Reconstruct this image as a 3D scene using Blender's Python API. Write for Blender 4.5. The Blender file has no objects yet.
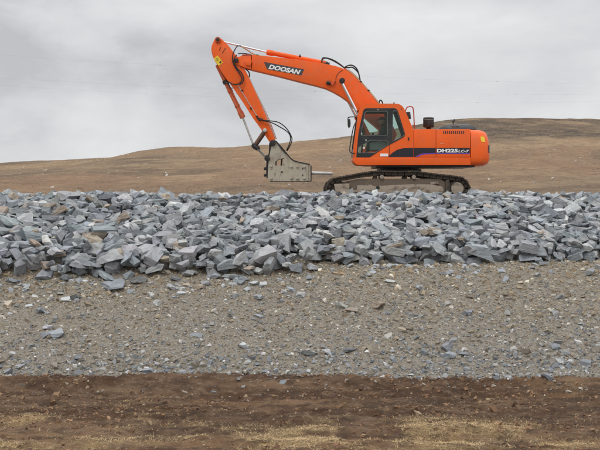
import bpy, bmesh, math, random
import numpy as np
from itertools import combinations
from mathutils import Vector, Matrix, Euler
from mathutils.geometry import tessellate_polygon

random.seed(7)
rng = np.random.default_rng(11)
S = bpy.context.scene
COL = S.collection
PI = math.pi

# ------------------------------------------------------------------ camera
F = 1000.0           # focal length in photograph pixels (600 wide)
HZ = 190.0           # photograph row of the horizon
CAMZ = 1.6
cam = bpy.data.cameras.new('camera'); camo = bpy.data.objects.new('camera', cam); COL.objects.link(camo)
cam.sensor_width = 36; cam.lens = 36 * F / 600; cam.shift_y = (HZ - 225) / 600
cam.clip_start = 0.1; cam.clip_end = 4000
camo.location = (0, 0, CAMZ); camo.rotation_euler = (PI / 2, 0, 0)
S.camera = camo

# ------------------------------------------------------------------ world
SUN_EL, SUN_AZ = math.radians(52), math.radians(212)     # azimuth clockwise from +Y
w = bpy.data.worlds.new('World'); S.world = w; w.use_nodes = True
nt = w.node_tree; N = nt.nodes; L = nt.links
for n in list(N): N.remove(n)
def nd(t, **k):
    n = N.new(t)
    for a, b in k.items(): setattr(n, a, b)
    return n
out = nd('ShaderNodeOutputWorld'); bg = nd('ShaderNodeBackground'); bg.inputs[1].default_value = 0.1
sky = nd('ShaderNodeTexSky'); sky.sky_type = 'NISHITA'; sky.sun_disc = False
sky.sun_elevation = SUN_EL; sky.sun_rotation = SUN_AZ; sky.altitude = 3000; sky.dust_density = 3
tc = nd('ShaderNodeTexCoord'); sep = nd('ShaderNodeSeparateXYZ'); L.new(tc.outputs['Generated'], sep.inputs[0])
mp = nd('ShaderNodeMapping'); mp.inputs['Scale'].default_value = (1.0, 1.0, 2.2)
mp.inputs['Location'].default_value = (1.35, 0.4, 0.62)
L.new(tc.outputs['Generated'], mp.inputs[0])
n1 = nd('ShaderNodeTexNoise'); n1.inputs['Scale'].default_value = 2.8; n1.inputs['Detail'].default_value = 7
n1.inputs['Roughness'].default_value = .5; n1.inputs['Distortion'].default_value = .35
L.new(mp.outputs[0], n1.inputs[0])
n2 = nd('ShaderNodeTexNoise'); n2.inputs['Scale'].default_value = 9; n2.inputs['Detail'].default_value = 6
n2.inputs['Roughness'].default_value = .6
L.new(mp.outputs[0], n2.inputs[0])
mx = nd('ShaderNodeMath', operation='MULTIPLY_ADD'); mx.inputs[1].default_value = .32
L.new(n2.outputs[0], mx.inputs[0]); L.new(n1.outputs[0], mx.inputs[2])
cr = nd('ShaderNodeValToRGB'); lx = nd('ShaderNodeMath', operation='MULTIPLY_ADD'); lx.inputs[1].default_value = .16; L.new(sep.outputs[0], lx.inputs[0]); L.new(mx.outputs[0], lx.inputs[2])
L.new(lx.outputs[0], cr.inputs[0])
cr.color_ramp.elements[0].position = .51; cr.color_ramp.elements[0].color = (.56, .565, .585, 1)
cr.color_ramp.elements[1].position = .78; cr.color_ramp.elements[1].color = (.84, .84, .84, 1)
e = cr.color_ramp.elements.new(.62); e.color = (.70, .705, .72, 1)
# overcast skies brighten towards the zenith
mr = nd('ShaderNodeMapRange'); mr.inputs['From Min'].default_value = .15; mr.inputs['From Max'].default_value = 1
mr.inputs['To Min'].default_value = 9.6; mr.inputs['To Max'].default_value = 21
L.new(sep.outputs[2], mr.inputs[0])
vm = nd('ShaderNodeVectorMath', operation='SCALE'); L.new(cr.outputs[0], vm.inputs[0]); L.new(mr.outputs[0], vm.inputs['Scale'])
mixc = nd('ShaderNodeMixRGB'); mixc.inputs[0].default_value = .97
L.new(sky.outputs[0], mixc.inputs[1]); L.new(vm.outputs[0], mixc.inputs[2])
L.new(mixc.outputs[0], bg.inputs[0]); L.new(bg.outputs[0], out.inputs[0])

sun = bpy.data.lights.new('sun', 'SUN'); suno = bpy.data.objects.new('sun', sun); COL.objects.link(suno)
sun.energy = 1.2; sun.angle = math.radians(22); sun.color = (1, .96, .9)
sd = Vector((math.sin(SUN_AZ) * math.cos(SUN_EL), math.cos(SUN_AZ) * math.cos(SUN_EL), math.sin(SUN_EL)))
suno.rotation_euler = sd.to_track_quat('Z', 'Y').to_euler()
suno.location = (-10, -10, 20)

S.view_settings.view_transform = 'Standard'; S.view_settings.look = 'None'
S.view_settings.exposure = 0.0; S.view_settings.gamma = 1
S.render.engine = 'CYCLES'

# ------------------------------------------------------------------ materials
def mat(name, base=(.5, .5, .5), rough=.6, metal=0., attr=None, layers=(), bump=(), spec=.5, coat=0., coord=None):
    """layers: (scale, lo, hi, colour, detail, stretch) mixes colour in by noise; bump: (scale, strength, distance, kind)"""
    m = bpy.data.materials.new(name); m.use_nodes = True
    nt = m.node_tree; N = nt.nodes; L = nt.links
    p = N['Principled BSDF']; p.inputs['Roughness'].default_value = rough; p.inputs['Metallic'].default_value = metal
    p.inputs['Specular IOR Level'].default_value = spec; p.inputs['Coat Weight'].default_value = coat
    geo = N.new('ShaderNodeNewGeometry'); pos = geo.outputs['Position']
    if coord: ca = N.new('ShaderNodeAttribute'); ca.attribute_name = coord; pos = ca.outputs['Vector']
    cur = None
    if attr:
        a = N.new('ShaderNodeAttribute'); a.attribute_name = attr; cur = a.outputs['Color']
    else:
        r = N.new('ShaderNodeRGB'); r.outputs[0].default_value = (*base, 1); cur = r.outputs[0]
    for (sc, lo, hi, colr, det, st) in layers:
        mpn = N.new('ShaderNodeMapping'); mpn.inputs['Scale'].default_value = st
        L.new(pos, mpn.inputs[0])
        nz = N.new('ShaderNodeTexNoise'); nz.inputs['Scale'].default_value = sc; nz.inputs['Detail'].default_value = det
        nz.inputs['Roughness'].default_value = .62
        L.new(mpn.outputs[0], nz.inputs[0])
        mr = N.new('ShaderNodeMapRange'); mr.inputs[1].default_value = lo; mr.inputs[2].default_value = hi
        if len(colr) == 4: mr.inputs[4].default_value = colr[3]
        L.new(nz.outputs[0], mr.inputs[0])
        mc = N.new('ShaderNodeMixRGB'); L.new(mr.outputs[0], mc.inputs[0]); L.new(cur, mc.inputs[1])
        mc.inputs[2].default_value = (*colr[:3], 1); cur = mc.outputs[0]
    L.new(cur, p.inputs['Base Color'])
    nrm = None
    for (sc, strg, dist, kind) in bump:
        if kind == 'v':
            t = N.new('ShaderNodeTexVoronoi'); t.inputs['Scale'].default_value = sc; o = t.outputs['Distance']
        else:
            t = N.new('ShaderNodeTexNoise'); t.inputs['Scale'].default_value = sc; t.inputs['Detail'].default_value = 8
            t.inputs['Roughness'].default_value = .65; o = t.outputs[0]
        if kind == 'l':
            ml = N.new('ShaderNodeMapping'); ml.inputs['Scale'].default_value = (1, 1, 7); L.new(pos, ml.inputs[0]); L.new(ml.outputs[0], t.inputs[0])
        else: L.new(pos, t.inputs[0])
        b = N.new('ShaderNodeBump'); b.inputs['Strength'].default_value = strg; b.inputs['Distance'].default_value = dist
        L.new(o, b.inputs['Height'])
        if nrm: L.new(nrm, b.inputs['Normal'])
        nrm = b.outputs[0]
    if nrm: L.new(nrm, p.inputs['Normal'])
    return m

one = (1, 1, 1)
M = {}
DUST = (.34, .27, .20)
M['orange'] = mat('orange_paint', (.84, .116, .008), .42, spec=.35, coat=.06, layers=[
    (1.3, .42, .75, (.68, .10, .016, .7), 7, one), (2.6, .52, .72, (.52, .15, .06, .35), 9, (1, 1, .4)), (9, .56, .72, (*DUST, .35), 9, one), (34, .62, .74, (.20, .08, .045, .6), 6, one)],
    bump=[(25, .04, .01, 'n')])
M['orange_dark'] = mat('worn_orange_paint', (.52, .085, .022), .5, layers=[
    (5, .45, .7, (.30, .10, .05, .6), 7, one), (18, .6, .75, (*DUST, .4), 6, one)], bump=[(30, .1, .01, 'n')])
M['black'] = mat('black_paint', (.012, .014, .016), .4, layers=[(4, .45, .8, (.07, .065, .06, .6), 6, one)])
M['rubber'] = mat('black_rubber', (.018, .018, .018), .65, layers=[(8, .5, .8, (.10, .085, .07, .5), 5, one)])
M['chrome'] = mat('chrome', (.78, .78, .80), .13, 1.)
M['steel'] = mat('worn_steel', (.55, .54, .51), .38, .6, layers=[(12, .5, .75, (.20, .15, .11, .5), 6, one)])
M['track'] = mat('track_steel', (.045, .036, .030), .75, .25, layers=[
    (7, .42, .68, (.13, .095, .07, .7), 8, one), (22, .6, .75, (.26, .21, .16, .5), 6, one)], bump=[(35, .3, .01, 'n')])
M['dusty'] = mat('dusty_frame', (.30, .25, .195), .85, layers=[
    (4, .5, .62, (.12, .088, .062, .85), 8, (1, 1, 1.6)), (14, .58, .7, (.08, .055, .04, .7), 6, one)], bump=[(20, .4, .02, 'n')])
M['muddy'] = mat('muddy_steel', (.12, .09, .067), .85, layers=[(6, .5, .7, (.16, .12, .088, .7), 8, one)], bump=[(20, .4, .02, 'n')])
M['beige'] = mat('hammer_paint', (.40, .365, .285), .6, layers=[
    (4, .48, .66, (.27, .20, .135, .8), 9, (1, 1, .6)), (11, .56, .68, (.17, .095, .055, .8), 8, (1, 1, .5)), (2, .55, .7, (.28, .27, .23, .6), 4, one)],
    bump=[(30, .15, .01, 'n')])
M['rust'] = mat('rusty_link', (.10, .055, .04), .7, layers=[(9, .45, .65, (.22, .09, .05, .7), 7, one)], bump=[(30, .3, .01, 'n')])
M['greasy'] = mat('greasy_pin', (.022, .02, .02), .45, .2, layers=[(14, .55, .75, (.10, .07, .05, .6), 5, one)])
M['pipe'] = mat('dusty_pipe', (.42, .27, .14), .5, layers=[(10, .5, .7, (.6, .16, .04, .6), 3, one)])
M['palepipe'] = mat('bare_pipe', (.5, .47, .42), .4, .3)
M['white'] = mat('white_lettering', (.8, .8, .8), .5, layers=[(20, .55, .8, (.5, .45, .4, .5), 4, one)])
M['badge'] = mat('dark_badge', (.05, .052, .06), .45)
M['stripe'] = mat('black_stripe', (.010, .010, .018), .4)
M['violet'] = mat('violet_stripe', (.10, .05, .42), .4)
M['yellow'] = mat('yellow_sticker', (.75, .55, .03), .5)
M['redrail'] = mat('red_rail', (.42, .05, .035), .5, layers=[(8, .5, .7, (.6, .3, .25, .5), 4, one)])
M['cloth'] = mat('dark_jacket', (.015, .016, .02), .9)
M['skin'] = mat('skin', (.36, .19, .12), .6)
M['seatcloth'] = mat('seat_cloth', (.03, .03, .035), .9)
M['greyplastic'] = mat('grey_plastic', (.22, .22, .21), .6)
M['cable'] = mat('cable', (.42, .42, .43), .6)
M['rock'] = mat('slate_rock', attr='tint', rough=.78, spec=.3, coord='grain', layers=[
    (7, .5, .7, (.42, .44, .46, .4), 8, (1, 1, 1)), (3, .58, .70, (.30, .26, .21, .3), 8, (1, 1, 1.5)), (28, .58, .75, (.16, .17, .19, .4), 6, one)],
    bump=[(9, .6, .05, 'n'), (7, .8, .03, 'l'), (45, .5, .012, 'n')])
M['pebble'] = mat('pebbles', attr='tint', rough=.85, bump=[(90, .4, .004, 'n')])
M['clod'] = mat('clods', attr='tint', rough=.95, bump=[(60, .6, .008, 'n')])
M['straw'] = mat('straw', attr='tint', rough=.8)
M['dirt'] = mat('dirt', attr='tint', rough=.95, layers=[
    (3.2, .54, .68, (.31, .20, .11, .5), 10, (.35, 1.6, 1)),
    (9, .48, .62, (.075, .040, .022, .75), 10, (.6, 1, 1)), (17, .54, .66, (.33, .23, .145, .55), 9, (.6, 1, 1)), (40, .58, .72, (.30, .22, .15, .6), 5, one)],
    bump=[(6, .7, .08, 'n'), (22, 1, .06, 'n'), (70, 1, .02, 'n')])
M['gravel'] = mat('gravel', (.235, .203, .155), .92, layers=[
    (1.0, .42, .62, (.225, .205, .172, .8), 7, one), (55, .5, .62, (.15, .13, .11, .8), 4, one), (90, .55, .66, (.36, .34, .31, .7), 3, one), (24, .55, .66, (.15, .12, .09, .7), 6, one)],
    bump=[(48, .8, .012, 'v'), (20, .5, .03, 'n'), (120, .7, .005, 'v')])
M['fill'] = mat('rock_fill_base', (.22, .21, .195), .95, bump=[(12, .9, .06, 'v'), (40, .6, .02, 'v')])
M['hill'] = mat('hillside_soil', attr='tint', rough=.95, layers=[
    (.10, .50, .64, (.15, .09, .05, .45), 9, (.8, .35, 1)),
    (.30, .50, .64, (.38, .26, .14, .45), 8, (.8, .4, 1)), (1.0, .46, .60, (.14, .088, .05, .55), 10, (1, .45, 1)), (2.6, .50, .62, (.32, .235, .15, .5), 8, (1, .5, 1)),
    (3.5, .62, .72, (.36, .30, .22, .5), 4, one)], bump=[(.5, .9, .9, 'n'), (3, .9, .25, 'n')])

def glassmat(name, tint, refl):
    m = bpy.data.materials.new(name); m.use_nodes = True
    N = m.node_tree.nodes; L = m.node_tree.links
    for n in list(N): N.remove(n)
    o = N.new('ShaderNodeOutputMaterial'); tr = N.new('ShaderNodeBsdfTransparent'); gl = N.new('ShaderNodeBsdfGlossy')
    df = N.new('ShaderNodeBsdfDiffuse'); df.inputs[0].default_value = (.35, .34, .30, 1)
    tr.inputs[0].default_value = (*tint, 1); gl.inputs['Roughness'].default_value = .05; gl.inputs[0].default_value = (.8, .9, .88, 1)
    lw = N.new('ShaderNodeLayerWeight'); lw.inputs[0].default_value = refl
    mx = N.new('ShaderNodeMixShader'); L.new(lw.outputs['Fresnel'], mx.inputs[0]); L.new(tr.outputs[0], mx.inputs[1]); L.new(gl.outputs[0], mx.inputs[2])
    m2 = N.new('ShaderNodeMixShader'); m2.inputs[0].default_value = .045
    L.new(mx.outputs[0], m2.inputs[1]); L.new(df.outputs[0], m2.inputs[2]); L.new(m2.outputs[0], o.inputs[0])
    return m
M['glass'] = glassmat('cab_glass', (.84, .93, .90), .2)

# ------------------------------------------------------------------ helpers
def noise2(x, y, seed=0):
    xi = np.floor(x).astype(np.int64); yi = np.floor(y).astype(np.int64)
    fx = x - xi; fy = y - yi
    fx = fx * fx * fx * (fx * (fx * 6 - 15) + 10); fy = fy * fy * fy * (fy * (fy * 6 - 15) + 10)
    def h(a, b):
        n = (a * 374761393 + b * 668265263 + seed * 974634777) & 0x7fffffff
        n = ((n ^ (n >> 13)) * 1274126177) & 0x7fffffff
        return ((n ^ (n >> 16)) & 0xffff) / 65535.0
    a = h(xi, yi); b = h(xi + 1, yi); c = h(xi, yi + 1); d = h(xi + 1, yi + 1)
    return (a + (b - a) * fx) * (1 - fy) + (c + (d - c) * fx) * fy
def fbm(x, y, octs=5, seed=0, gain=.5):
    s = 0; a = 1; t = 0
    for i in range(octs):
        s = s + a * noise2(x * 2 ** i + 17.3 * i, y * 2 ** i - 9.1 * i, seed + i); t += a; a *= gain
    return s / t - .5

def tag(o, label=None, cat=None, group=None, kind=None):
    if label: o['label'] = label
    if cat: o['category'] = cat
    if group: o['group'] = group
    if kind: o['kind'] = kind
    return o

def np_mesh(name, V, Fa, nper, m=None, attr=None, smooth=False, grain=None, ftint=None):
    """V (n,3), Fa flat index array, nper verts per face (int or array)"""
    me = bpy.data.meshes.new(name)
    V = np.asarray(V, np.float32); Fa = np.asarray(Fa, np.int32).ravel()
    nf = len(Fa) // nper if isinstance(nper, int) else len(nper)
    me.vertices.add(len(V)); me.vertices.foreach_set('co', V.ravel())
    me.loops.add(len(Fa)); me.loops.foreach_set('vertex_index', Fa)
    me.polygons.add(nf)
    st = np.arange(nf, dtype=np.int32) * nper if isinstance(nper, int) else np.concatenate([[0], np.cumsum(nper)[:-1]]).astype(np.int32)
    me.polygons.foreach_set('loop_start', st)
    if attr is not None:
        a = me.attributes.new('tint', 'FLOAT_COLOR', 'POINT')
        A = np.ones((len(V), 4), np.float32); A[:, :3] = attr; a.data.foreach_set('color', A.ravel())
    if grain is not None:
        a = me.attributes.new('grain', 'FLOAT_VECTOR', 'POINT'); a.data.foreach_set('vector', np.asarray(grain, np.float32).ravel())
    if ftint is not None:
        a = me.attributes.new('tint', 'FLOAT_COLOR', 'FACE'); A = np.ones((nf, 4), np.float32); A[:, :3] = ftint; a.data.foreach_set('color', A.ravel())
    me.update(calc_edges=True)
    me.polygons.foreach_set('use_smooth', np.full(nf, smooth))
    if m: me.materials.append(m)
    return me
def link(name, me, parent=None, loc=(0, 0, 0)):
    o = bpy.data.objects.new(name, me); COL.objects.link(o); o.location = loc
    if parent: o.parent = parent
    return o

# ------------------------------------------------------------------ terrain
SKYL = [(-900, 175), (-300, 171), (0, 163), (20, 161), (60, 160), (115, 157), (140, 150.5), (165, 147.5), (190, 146.5), (215, 147.4), (235, 147),
        (265, 144.6), (300, 141), (335, 138), (380, 131), (420, 124), (450, 119), (480, 117.5), (540, 118), (600, 119), (900, 126), (1500, 150)]
sk_x = np.array([(a - 300) / F for a, b in SKYL]); sk_y = np.array([(HZ - b) / F for a, b in SKYL])
RIDGE = 260.
def h_dirt(X, Y):
    z = .10 * fbm(X * .5, Y * 1.6, 5, 3) + .07 * fbm(X * 2, Y * 5, 4, 9) + .035 * fbm(X * 9, Y * 14, 3, 5)
    z = z + .030 * fbm(X * 16, Y * 22, 3, 15)
    z = z - .07 * np.exp(-((Y - 8.0 - .25 * fbm(X * .4, Y * 0, 3, 77)) / .25) ** 2) + .04 * np.exp(-((Y - 8.4 - .2 * fbm(X * .7, Y * 0, 3, 78)) / .12) ** 2)
    return z
def foot(X):      # where the big rocks begin on the slope
    return 10.10 + .46 * (np.tanh((X - .3) * 1.2) + 1) * .5 + .42 * fbm(X * .45, X * 0 + 3.3, 3, 21) + .0 * X
def h_bank(X, Y):
    e1 = 8.47 - .035 * np.clip(X, -9, 9) + .30 * fbm(X * .8, X * 0 + 1.7, 4, 31)
    z = .44 * (Y - e1) - .02
    zr = .80 + .22 * (Y - 10.35)
    z = np.minimum(z, np.maximum(zr, .80 + .0 * Y) + 10 * (Y < 10.3))
    z = np.minimum(z, np.maximum(1.28 - .2 * np.clip(Y - 14.0, 0, 99), 1.06))
    back = 1.06 - .4 * (Y - 39)
    z = np.minimum(z, back)
    z = z + .10 * fbm(X * .7, Y * .7, 4, 41) * (Y < 11.5) + .035 * fbm(X * 4, Y * 4, 3, 42)
    return z
def h_hill(X, Y):
    t = np.clip((Y - 42) / (RIDGE - 42), 0, 1)
    u = X / RIDGE * (1 + .15 * (1 - t))
    E = np.interp(u, sk_x, sk_y)
    # smooth the profile a little where it is a broad slope
    e = -0.030 + (E + .030) * (t ** .5)
    z = 1.6 + Y * e
    z = z + .35 * t * fbm(X * .03, Y * .03, 4, 51) * np.clip((RIDGE - Y) / 60, 0, 1) * 2 + .35 * fbm(X * .15, Y * .15, 4, 52) * np.clip(t * 4, .2, 1) + .22 * t * fbm(X * .7, Y * .5, 4, 53, .65)
    beyond = np.clip(Y - RIDGE, 0, 1e9)
    z = z - beyond * .09 - beyond * E * .6
    return np.maximum(z, -12 + 0 * z)

BL = []
for (px, py, wx, wy, a) in [(190, 430, 70, 7, 1.0), (210, 437, 60, 6, .9), (350, 436, 70, 9, 1.5), (430, 438, 60, 11, 1.5), (385, 441, 70, 9, 1.2), (20, 418, 25, 5, .9), (130, 407, 18, 4, .4), (332, 421, 20, 5, .5),
                            (145, 412, 16, 4, .5), (575, 447, 20, 6, .7), (560, 388, 40, 4, .35), (270, 446, 60, 5, .7), (80, 440, 60, 5, .4), (10, 375, 30, 4, .4), (500, 430, 40, 6, .6), (60, 446, 80, 6, .8), (250, 447, 80, 5, 1.0), (540, 441, 50, 5, .8), (130, 434, 40, 5, .6)]:
    Y = F * CAMZ / (py - HZ); X = (px - 300) * Y / F; BL.append((X, Y, wx * Y / F, wy * Y * Y / (F * CAMZ), a))
def strawmask(x, y):
    m_ = .05 * np.clip((8.2 - y), 0, 1)
    for X, Y, a, b, s in BL: m_ = m_ + s * np.exp(-((x - X) / a) ** 2 - ((y - Y) / b) ** 2)
    return np.clip(m_ * (.45 + 5.5 * fbm(x * 2.2, y * 6, 6, 111, .65)), 0, 1)
def dirt_tint(X, Y):
    def st(v, a, b): v = np.clip((v - a) / (b - a), 0, 1); return v * v * (3 - 2 * v)
    c = np.array([.265, .148, .072]) + 0 * X[..., None]
    c = c + (np.array([.085, .038, .017]) - c) * (.85 * st(fbm(X * .45, Y * 1.6, 6, 301, .62), -.14, .05) * (1 - .5 * st(-Y, -6.9, -6.3)))[..., None]
    c = c + (np.array([.30, .195, .12]) - c) * (.6 * st(fbm(X * .6, Y * 2.4, 6, 303, .62), .02, .14))[..., None]
    c = c + (np.array([.055, .030, .017]) - c) * (.65 * st(fbm(X * 3.2, Y * 7, 6, 305, .68), .00, .13))[..., None]
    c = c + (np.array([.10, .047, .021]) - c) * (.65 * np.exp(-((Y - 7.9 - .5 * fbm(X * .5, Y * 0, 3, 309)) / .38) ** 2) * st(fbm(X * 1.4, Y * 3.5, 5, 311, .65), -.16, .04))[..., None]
    c = c + (np.array([.34, .215, .125]) - c) * (.45 * st(fbm(X * 2.6, Y * 6, 6, 307, .68), .04, .16))[..., None]
    c = c + (np.array([.46, .325, .165]) - c) * (.95 * strawmask(X, Y))[..., None]
    return c

def grid(name, xs, ys, hf, m, tint=None):
    X, Y = np.meshgrid(xs, ys); Z = hf(X, Y)
    V = np.stack([X, Y, Z], -1).reshape(-1, 3)
    nx, ny = len(xs), len(ys)
    i = np.arange((ny - 1) * nx).reshape(ny - 1, nx)[:, :-1]
    Fa = np.stack([i, i + 1, i + 1 + nx, i + nx], -1)
    o = link(name, np_mesh(name, V, Fa, 4, M[m], smooth=True, attr=tint(X, Y).reshape(-1, 3) if tint else None)); o['kind'] = 'structure'
    return o
def spread(core, step, far, ratio=1.25):
    a = list(np.arange(-core, core + step / 2, step)); s = step; x = core
    while x < far:
        s *= ratio; x += s; a.append(x); a.insert(0, -x)
    return np.array(a)
yd = np.concatenate([[-300, -120, -60, -30, -14, -6, -2, 1, 3, 4, 4.5], np.arange(4.7, 9.1, .022)])
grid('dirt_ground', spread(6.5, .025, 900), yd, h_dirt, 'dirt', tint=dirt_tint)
grid('gravel_slope', spread(8, .03, 900), np.arange(8.0, 10.5, .03), h_bank, 'gravel')
grid('rock_fill_ground', spread(10, .12, 900), np.concatenate([np.arange(10.46, 18, .1), np.arange(18, 45, .5)]), lambda x, y: h_bank(x, y) , 'fill')
yh = np.concatenate([np.arange(40, 60, 2), np.arange(60, 262, 1.2), np.arange(262, 310, 4), [320, 360, 420, 520, 700, 1000, 1500, 2500]])
def hill_tint(X, Y):
    def st(v, a, b): v = np.clip((v - a) / (b - a), 0, 1); return v * v * (3 - 2 * v)
    base = np.array([.285, .178, .096]); grey = np.array([.22, .15, .09]); dark = np.array([.045, .032, .020]); red = np.array([.285, .165, .088]); pale = np.array([.43, .30, .165])
    c = base + (grey - base) * st(fbm(X * .025, Y * .012, 5, 201), -.08, .12)[..., None]
    c = c + (red - c) * (st(fbm(X * .04, Y * .02, 5, 205), .02, .16) * .7 * (1 - st(Y, 110, 180)))[..., None]
    heath = st(Y + 30 * fbm(X * .05, Y * .02, 4, 203), 172, 192) * st(X + 25 * fbm(X * .03, Y * .02, 3, 207), 8, 34)
    mott = st(fbm(X * .12, Y * .05, 5, 209, .6), -.10, .03)
    c = c + (dark - c) * (heath * (.72 + .28 * mott))[..., None]
    c = c + (dark - c) * (.55 * st(fbm(X * .07, Y * .03, 5, 211, .6), .07, .2))[..., None]
    c = c + (pale - c) * (.55 * st(fbm(X * .09, Y * .05, 5, 213, .6), .08, .2))[..., None]
    return c
grid('hillside', spread(130, 1.0, 2500), yh, h_hill, 'hill', tint=hill_tint)

# ------------------------------------------------------------------ angular stones
def rand_unit(n, r):
    v = r.normal(size=(n, 3)); return v / np.linalg.norm(v, axis=1)[:, None]
def make_proto(k, r, slab=False):
    while True:
        base = np.array([[1, 0, 0], [-1, 0, 0], [0, 1, 0], [0, -1, 0], [0, 0, 1], [0, 0, -1.]]) + r.normal(size=(6, 3)) * .22
        nn = np.vstack([base, rand_unit(k, r)]); nn /= np.linalg.norm(nn, axis=1)[:, None]
        d = np.concatenate([r.uniform(.62, 1.0, 6), r.uniform(.72, 1.05, k)])
        C = np.array(list(combinations(range(len(nn)), 3)))
        A = nn[C]; B = d[C]; det = np.linalg.det(A); ok = np.abs(det) > 1e-3
        P = np.linalg.solve(A[ok], B[ok][..., None])[..., 0]
        ins = (P @ nn.T <= d + 1e-6).all(1)
        P = P[ins]
        if len(P) < 8 or np.abs(P).max() > 1.7: continue
        uniq = []
        for p in P:
            if all(np.linalg.norm(p - q) > .04 for q in uniq): uniq.append(p)
        V = np.array(uniq)
        bm = bmesh.new()
        for p in V: bm.verts.new(p)
        bmesh.ops.convex_hull(bm, input=bm.verts)
        bmesh.ops.dissolve_limit(bm, angle_limit=.06, verts=bm.verts, edges=bm.edges)
        return nn, d, bm
def proto_geo(bm):
    b = bm
    b.verts.ensure_lookup_table(); b.verts.index_update()
    V = np.array([v.co[:] for v in b.verts]); Fs = [[v.index for v in f.verts] for f in b.faces]
    return V, Fs
def tri(Fs):
    T = []
    for f in Fs:
        for i in range(1, len(f) - 1): T.append((f[0], f[i], f[i + 1]))
    return np.array(T)
pr = np.random.default_rng(5)
PROTO = []
for i in range(70):
    nn, d, bm = make_proto(int(pr.integers(4, 9)), pr)
    b2 = bm.copy()
    # chipped arrises: bevel every edge by a small uneven amount
    bmesh.ops.triangulate(b2, faces=b2.faces)
    le = [e for e in b2.edges if e.calc_length() > .38]
    bmesh.ops.subdivide_edges(b2, edges=le, cuts=1, use_grid_fill=False)
    bmesh.ops.triangulate(b2, faces=b2.faces)
    for v in b2.verts: v.co += Vector(pr.normal(size=3)) * .030
    V2, F2 = proto_geo(b2); V1, F1 = proto_geo(bm)
    PROTO.append((nn, d, V2, F2, V1, tri(F1)))
SMALL = []
for i in range(16):
    nn, d, bm = make_proto(2, pr); V1, F1 = proto_geo(bm); SMALL.append((V1, tri(F1)))

def rotm(r, tilt):
    yaw = r.uniform(0, 2 * PI); ax = r.uniform(0, 2 * PI)
    q = Matrix.Rotation(tilt, 3, Vector((math.cos(ax), math.sin(ax), 0))) @ Matrix.Rotation(yaw, 3, 'Z')
    return np.array(q)

GS = .03
GX0, GX1, GY0, GY1 = -8.2, 8.2, 8.8, 16.4
gx = np.arange(GX0, GX1, GS); gy = np.arange(GY0, GY1, GS)
GXX, GYY = np.meshgrid(gx, gy)
H = h_bank(GXX, GYY)
FT = foot(gx)[None, :]
TG = np.where(GYY < FT, -9, np.minimum(.91 + .255 * (GYY - 10.35), 1.465 - .12 * np.clip(GYY - 12.9, 0, 9))) + .10 * fbm(GXX * 1.3, GYY * 1.3, 3, 61)
# low edge thins out
edge = np.clip((GYY - FT) / .75, 0, 1); TG = np.where(GYY < FT, -9, np.minimum(TG, H + .04 + .6 * edge))

TINTS = [('slate blue', (.315, .345, .375), .42), ('mid grey', (.375, .39, .40), .30), ('pale grey', (.50, .515, .525), .16),
         ('dark grey', (.215, .23, .25), .07), ('tan', (.40, .335, .265), .04), ('whitish', (.60, .60, .585), .02)]
TW = np.array([t[2] for t in TINTS]); TW /= TW.sum()
rocks = []
def drop(x, y, size, flat, tint=None, tilt=None, force=False, r=rng, el=None, pen=None):
    """settle one angular rock on the pile; returns True if placed"""
    pi = int(r.integers(len(PROTO))); nn, d = PROTO[pi][0], PROTO[pi][1]
    a = size * .5; el = el or r.uniform(.62, 1.0)
    sc = np.array([a * 1.15, a * el, a * flat])
    tilt = tilt if tilt is not None else abs(r.normal(0, .55))
    R = rotm(r, tilt)
    Nn = (R @ (nn / sc).T).T
    rad = size * .95
    ix0 = int((x - rad - GX0) / GS); ix1 = int((x + rad - GX0) / GS) + 2; iy0 = int((y - rad - GY0) / GS); iy1 = int((y + rad - GY0) / GS) + 2
    if ix0 < 0 or iy0 < 0 or ix1 > len(gx) or iy1 > len(gy): return False
    X = GXX[iy0:iy1, ix0:ix1] - x; Y = GYY[iy0:iy1, ix0:ix1] - y
    top = np.full(X.shape, 9.); bot = np.full(X.shape, -9.)
    for n_, d_ in zip(Nn, d):
        if abs(n_[2]) < 1e-6: continue
        v = (d_ - n_[0] * X - n_[1] * Y) / n_[2]
        if n_[2] > 0: top = np.minimum(top, v)
        else: bot = np.maximum(bot, v)
    inside = top > bot
    if inside.sum() < 4: return False
    Hs = H[iy0:iy1, ix0:ix1]
    need = (Hs - bot)[inside]
    z = np.percentile(need, pen if pen is not None else 82)
    newtop = (z + top)[inside]
    if not force:
        tg = TG[iy0:iy1, ix0:ix1][inside]
        if np.percentile(newtop - tg, 60) > .10: return False
        if (tg < -5).mean() > .35: return False
    Hs[inside] = np.maximum(Hs[inside], newtop)
    ti = tint if tint is not None else int(r.choice(len(TINTS), p=TW))
    rocks.append(dict(p=pi, sc=sc, R=R, loc=np.array([x, y, z]), size=size, flat=flat, el=el, tint=ti, tilt=tilt))
    return True
# the big ones first, then fill with smaller ones
NT = 0
for (n, s0, s1) in ((420, .20, .28), (5200, .145, .215), (9000, .10, .16), (9000, .06, .105)):
    for _ in range(n):
        x = rng.uniform(-7.7, 7.7); y = rng.uniform(9.9, 15.8) if rng.random() < .7 else rng.uniform(9.9, 13)
        f = np.interp(x, gx, FT[0])
        if y < f: continue
        s = rng.uniform(s0, s1)
        if y - f < .3: s *= .8
        if x < -1.2 and y < 11.6: s *= 1.15
        drop(x, y, s, rng.uniform(.34, .85), el=rng.uniform(.6, 1))
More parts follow.
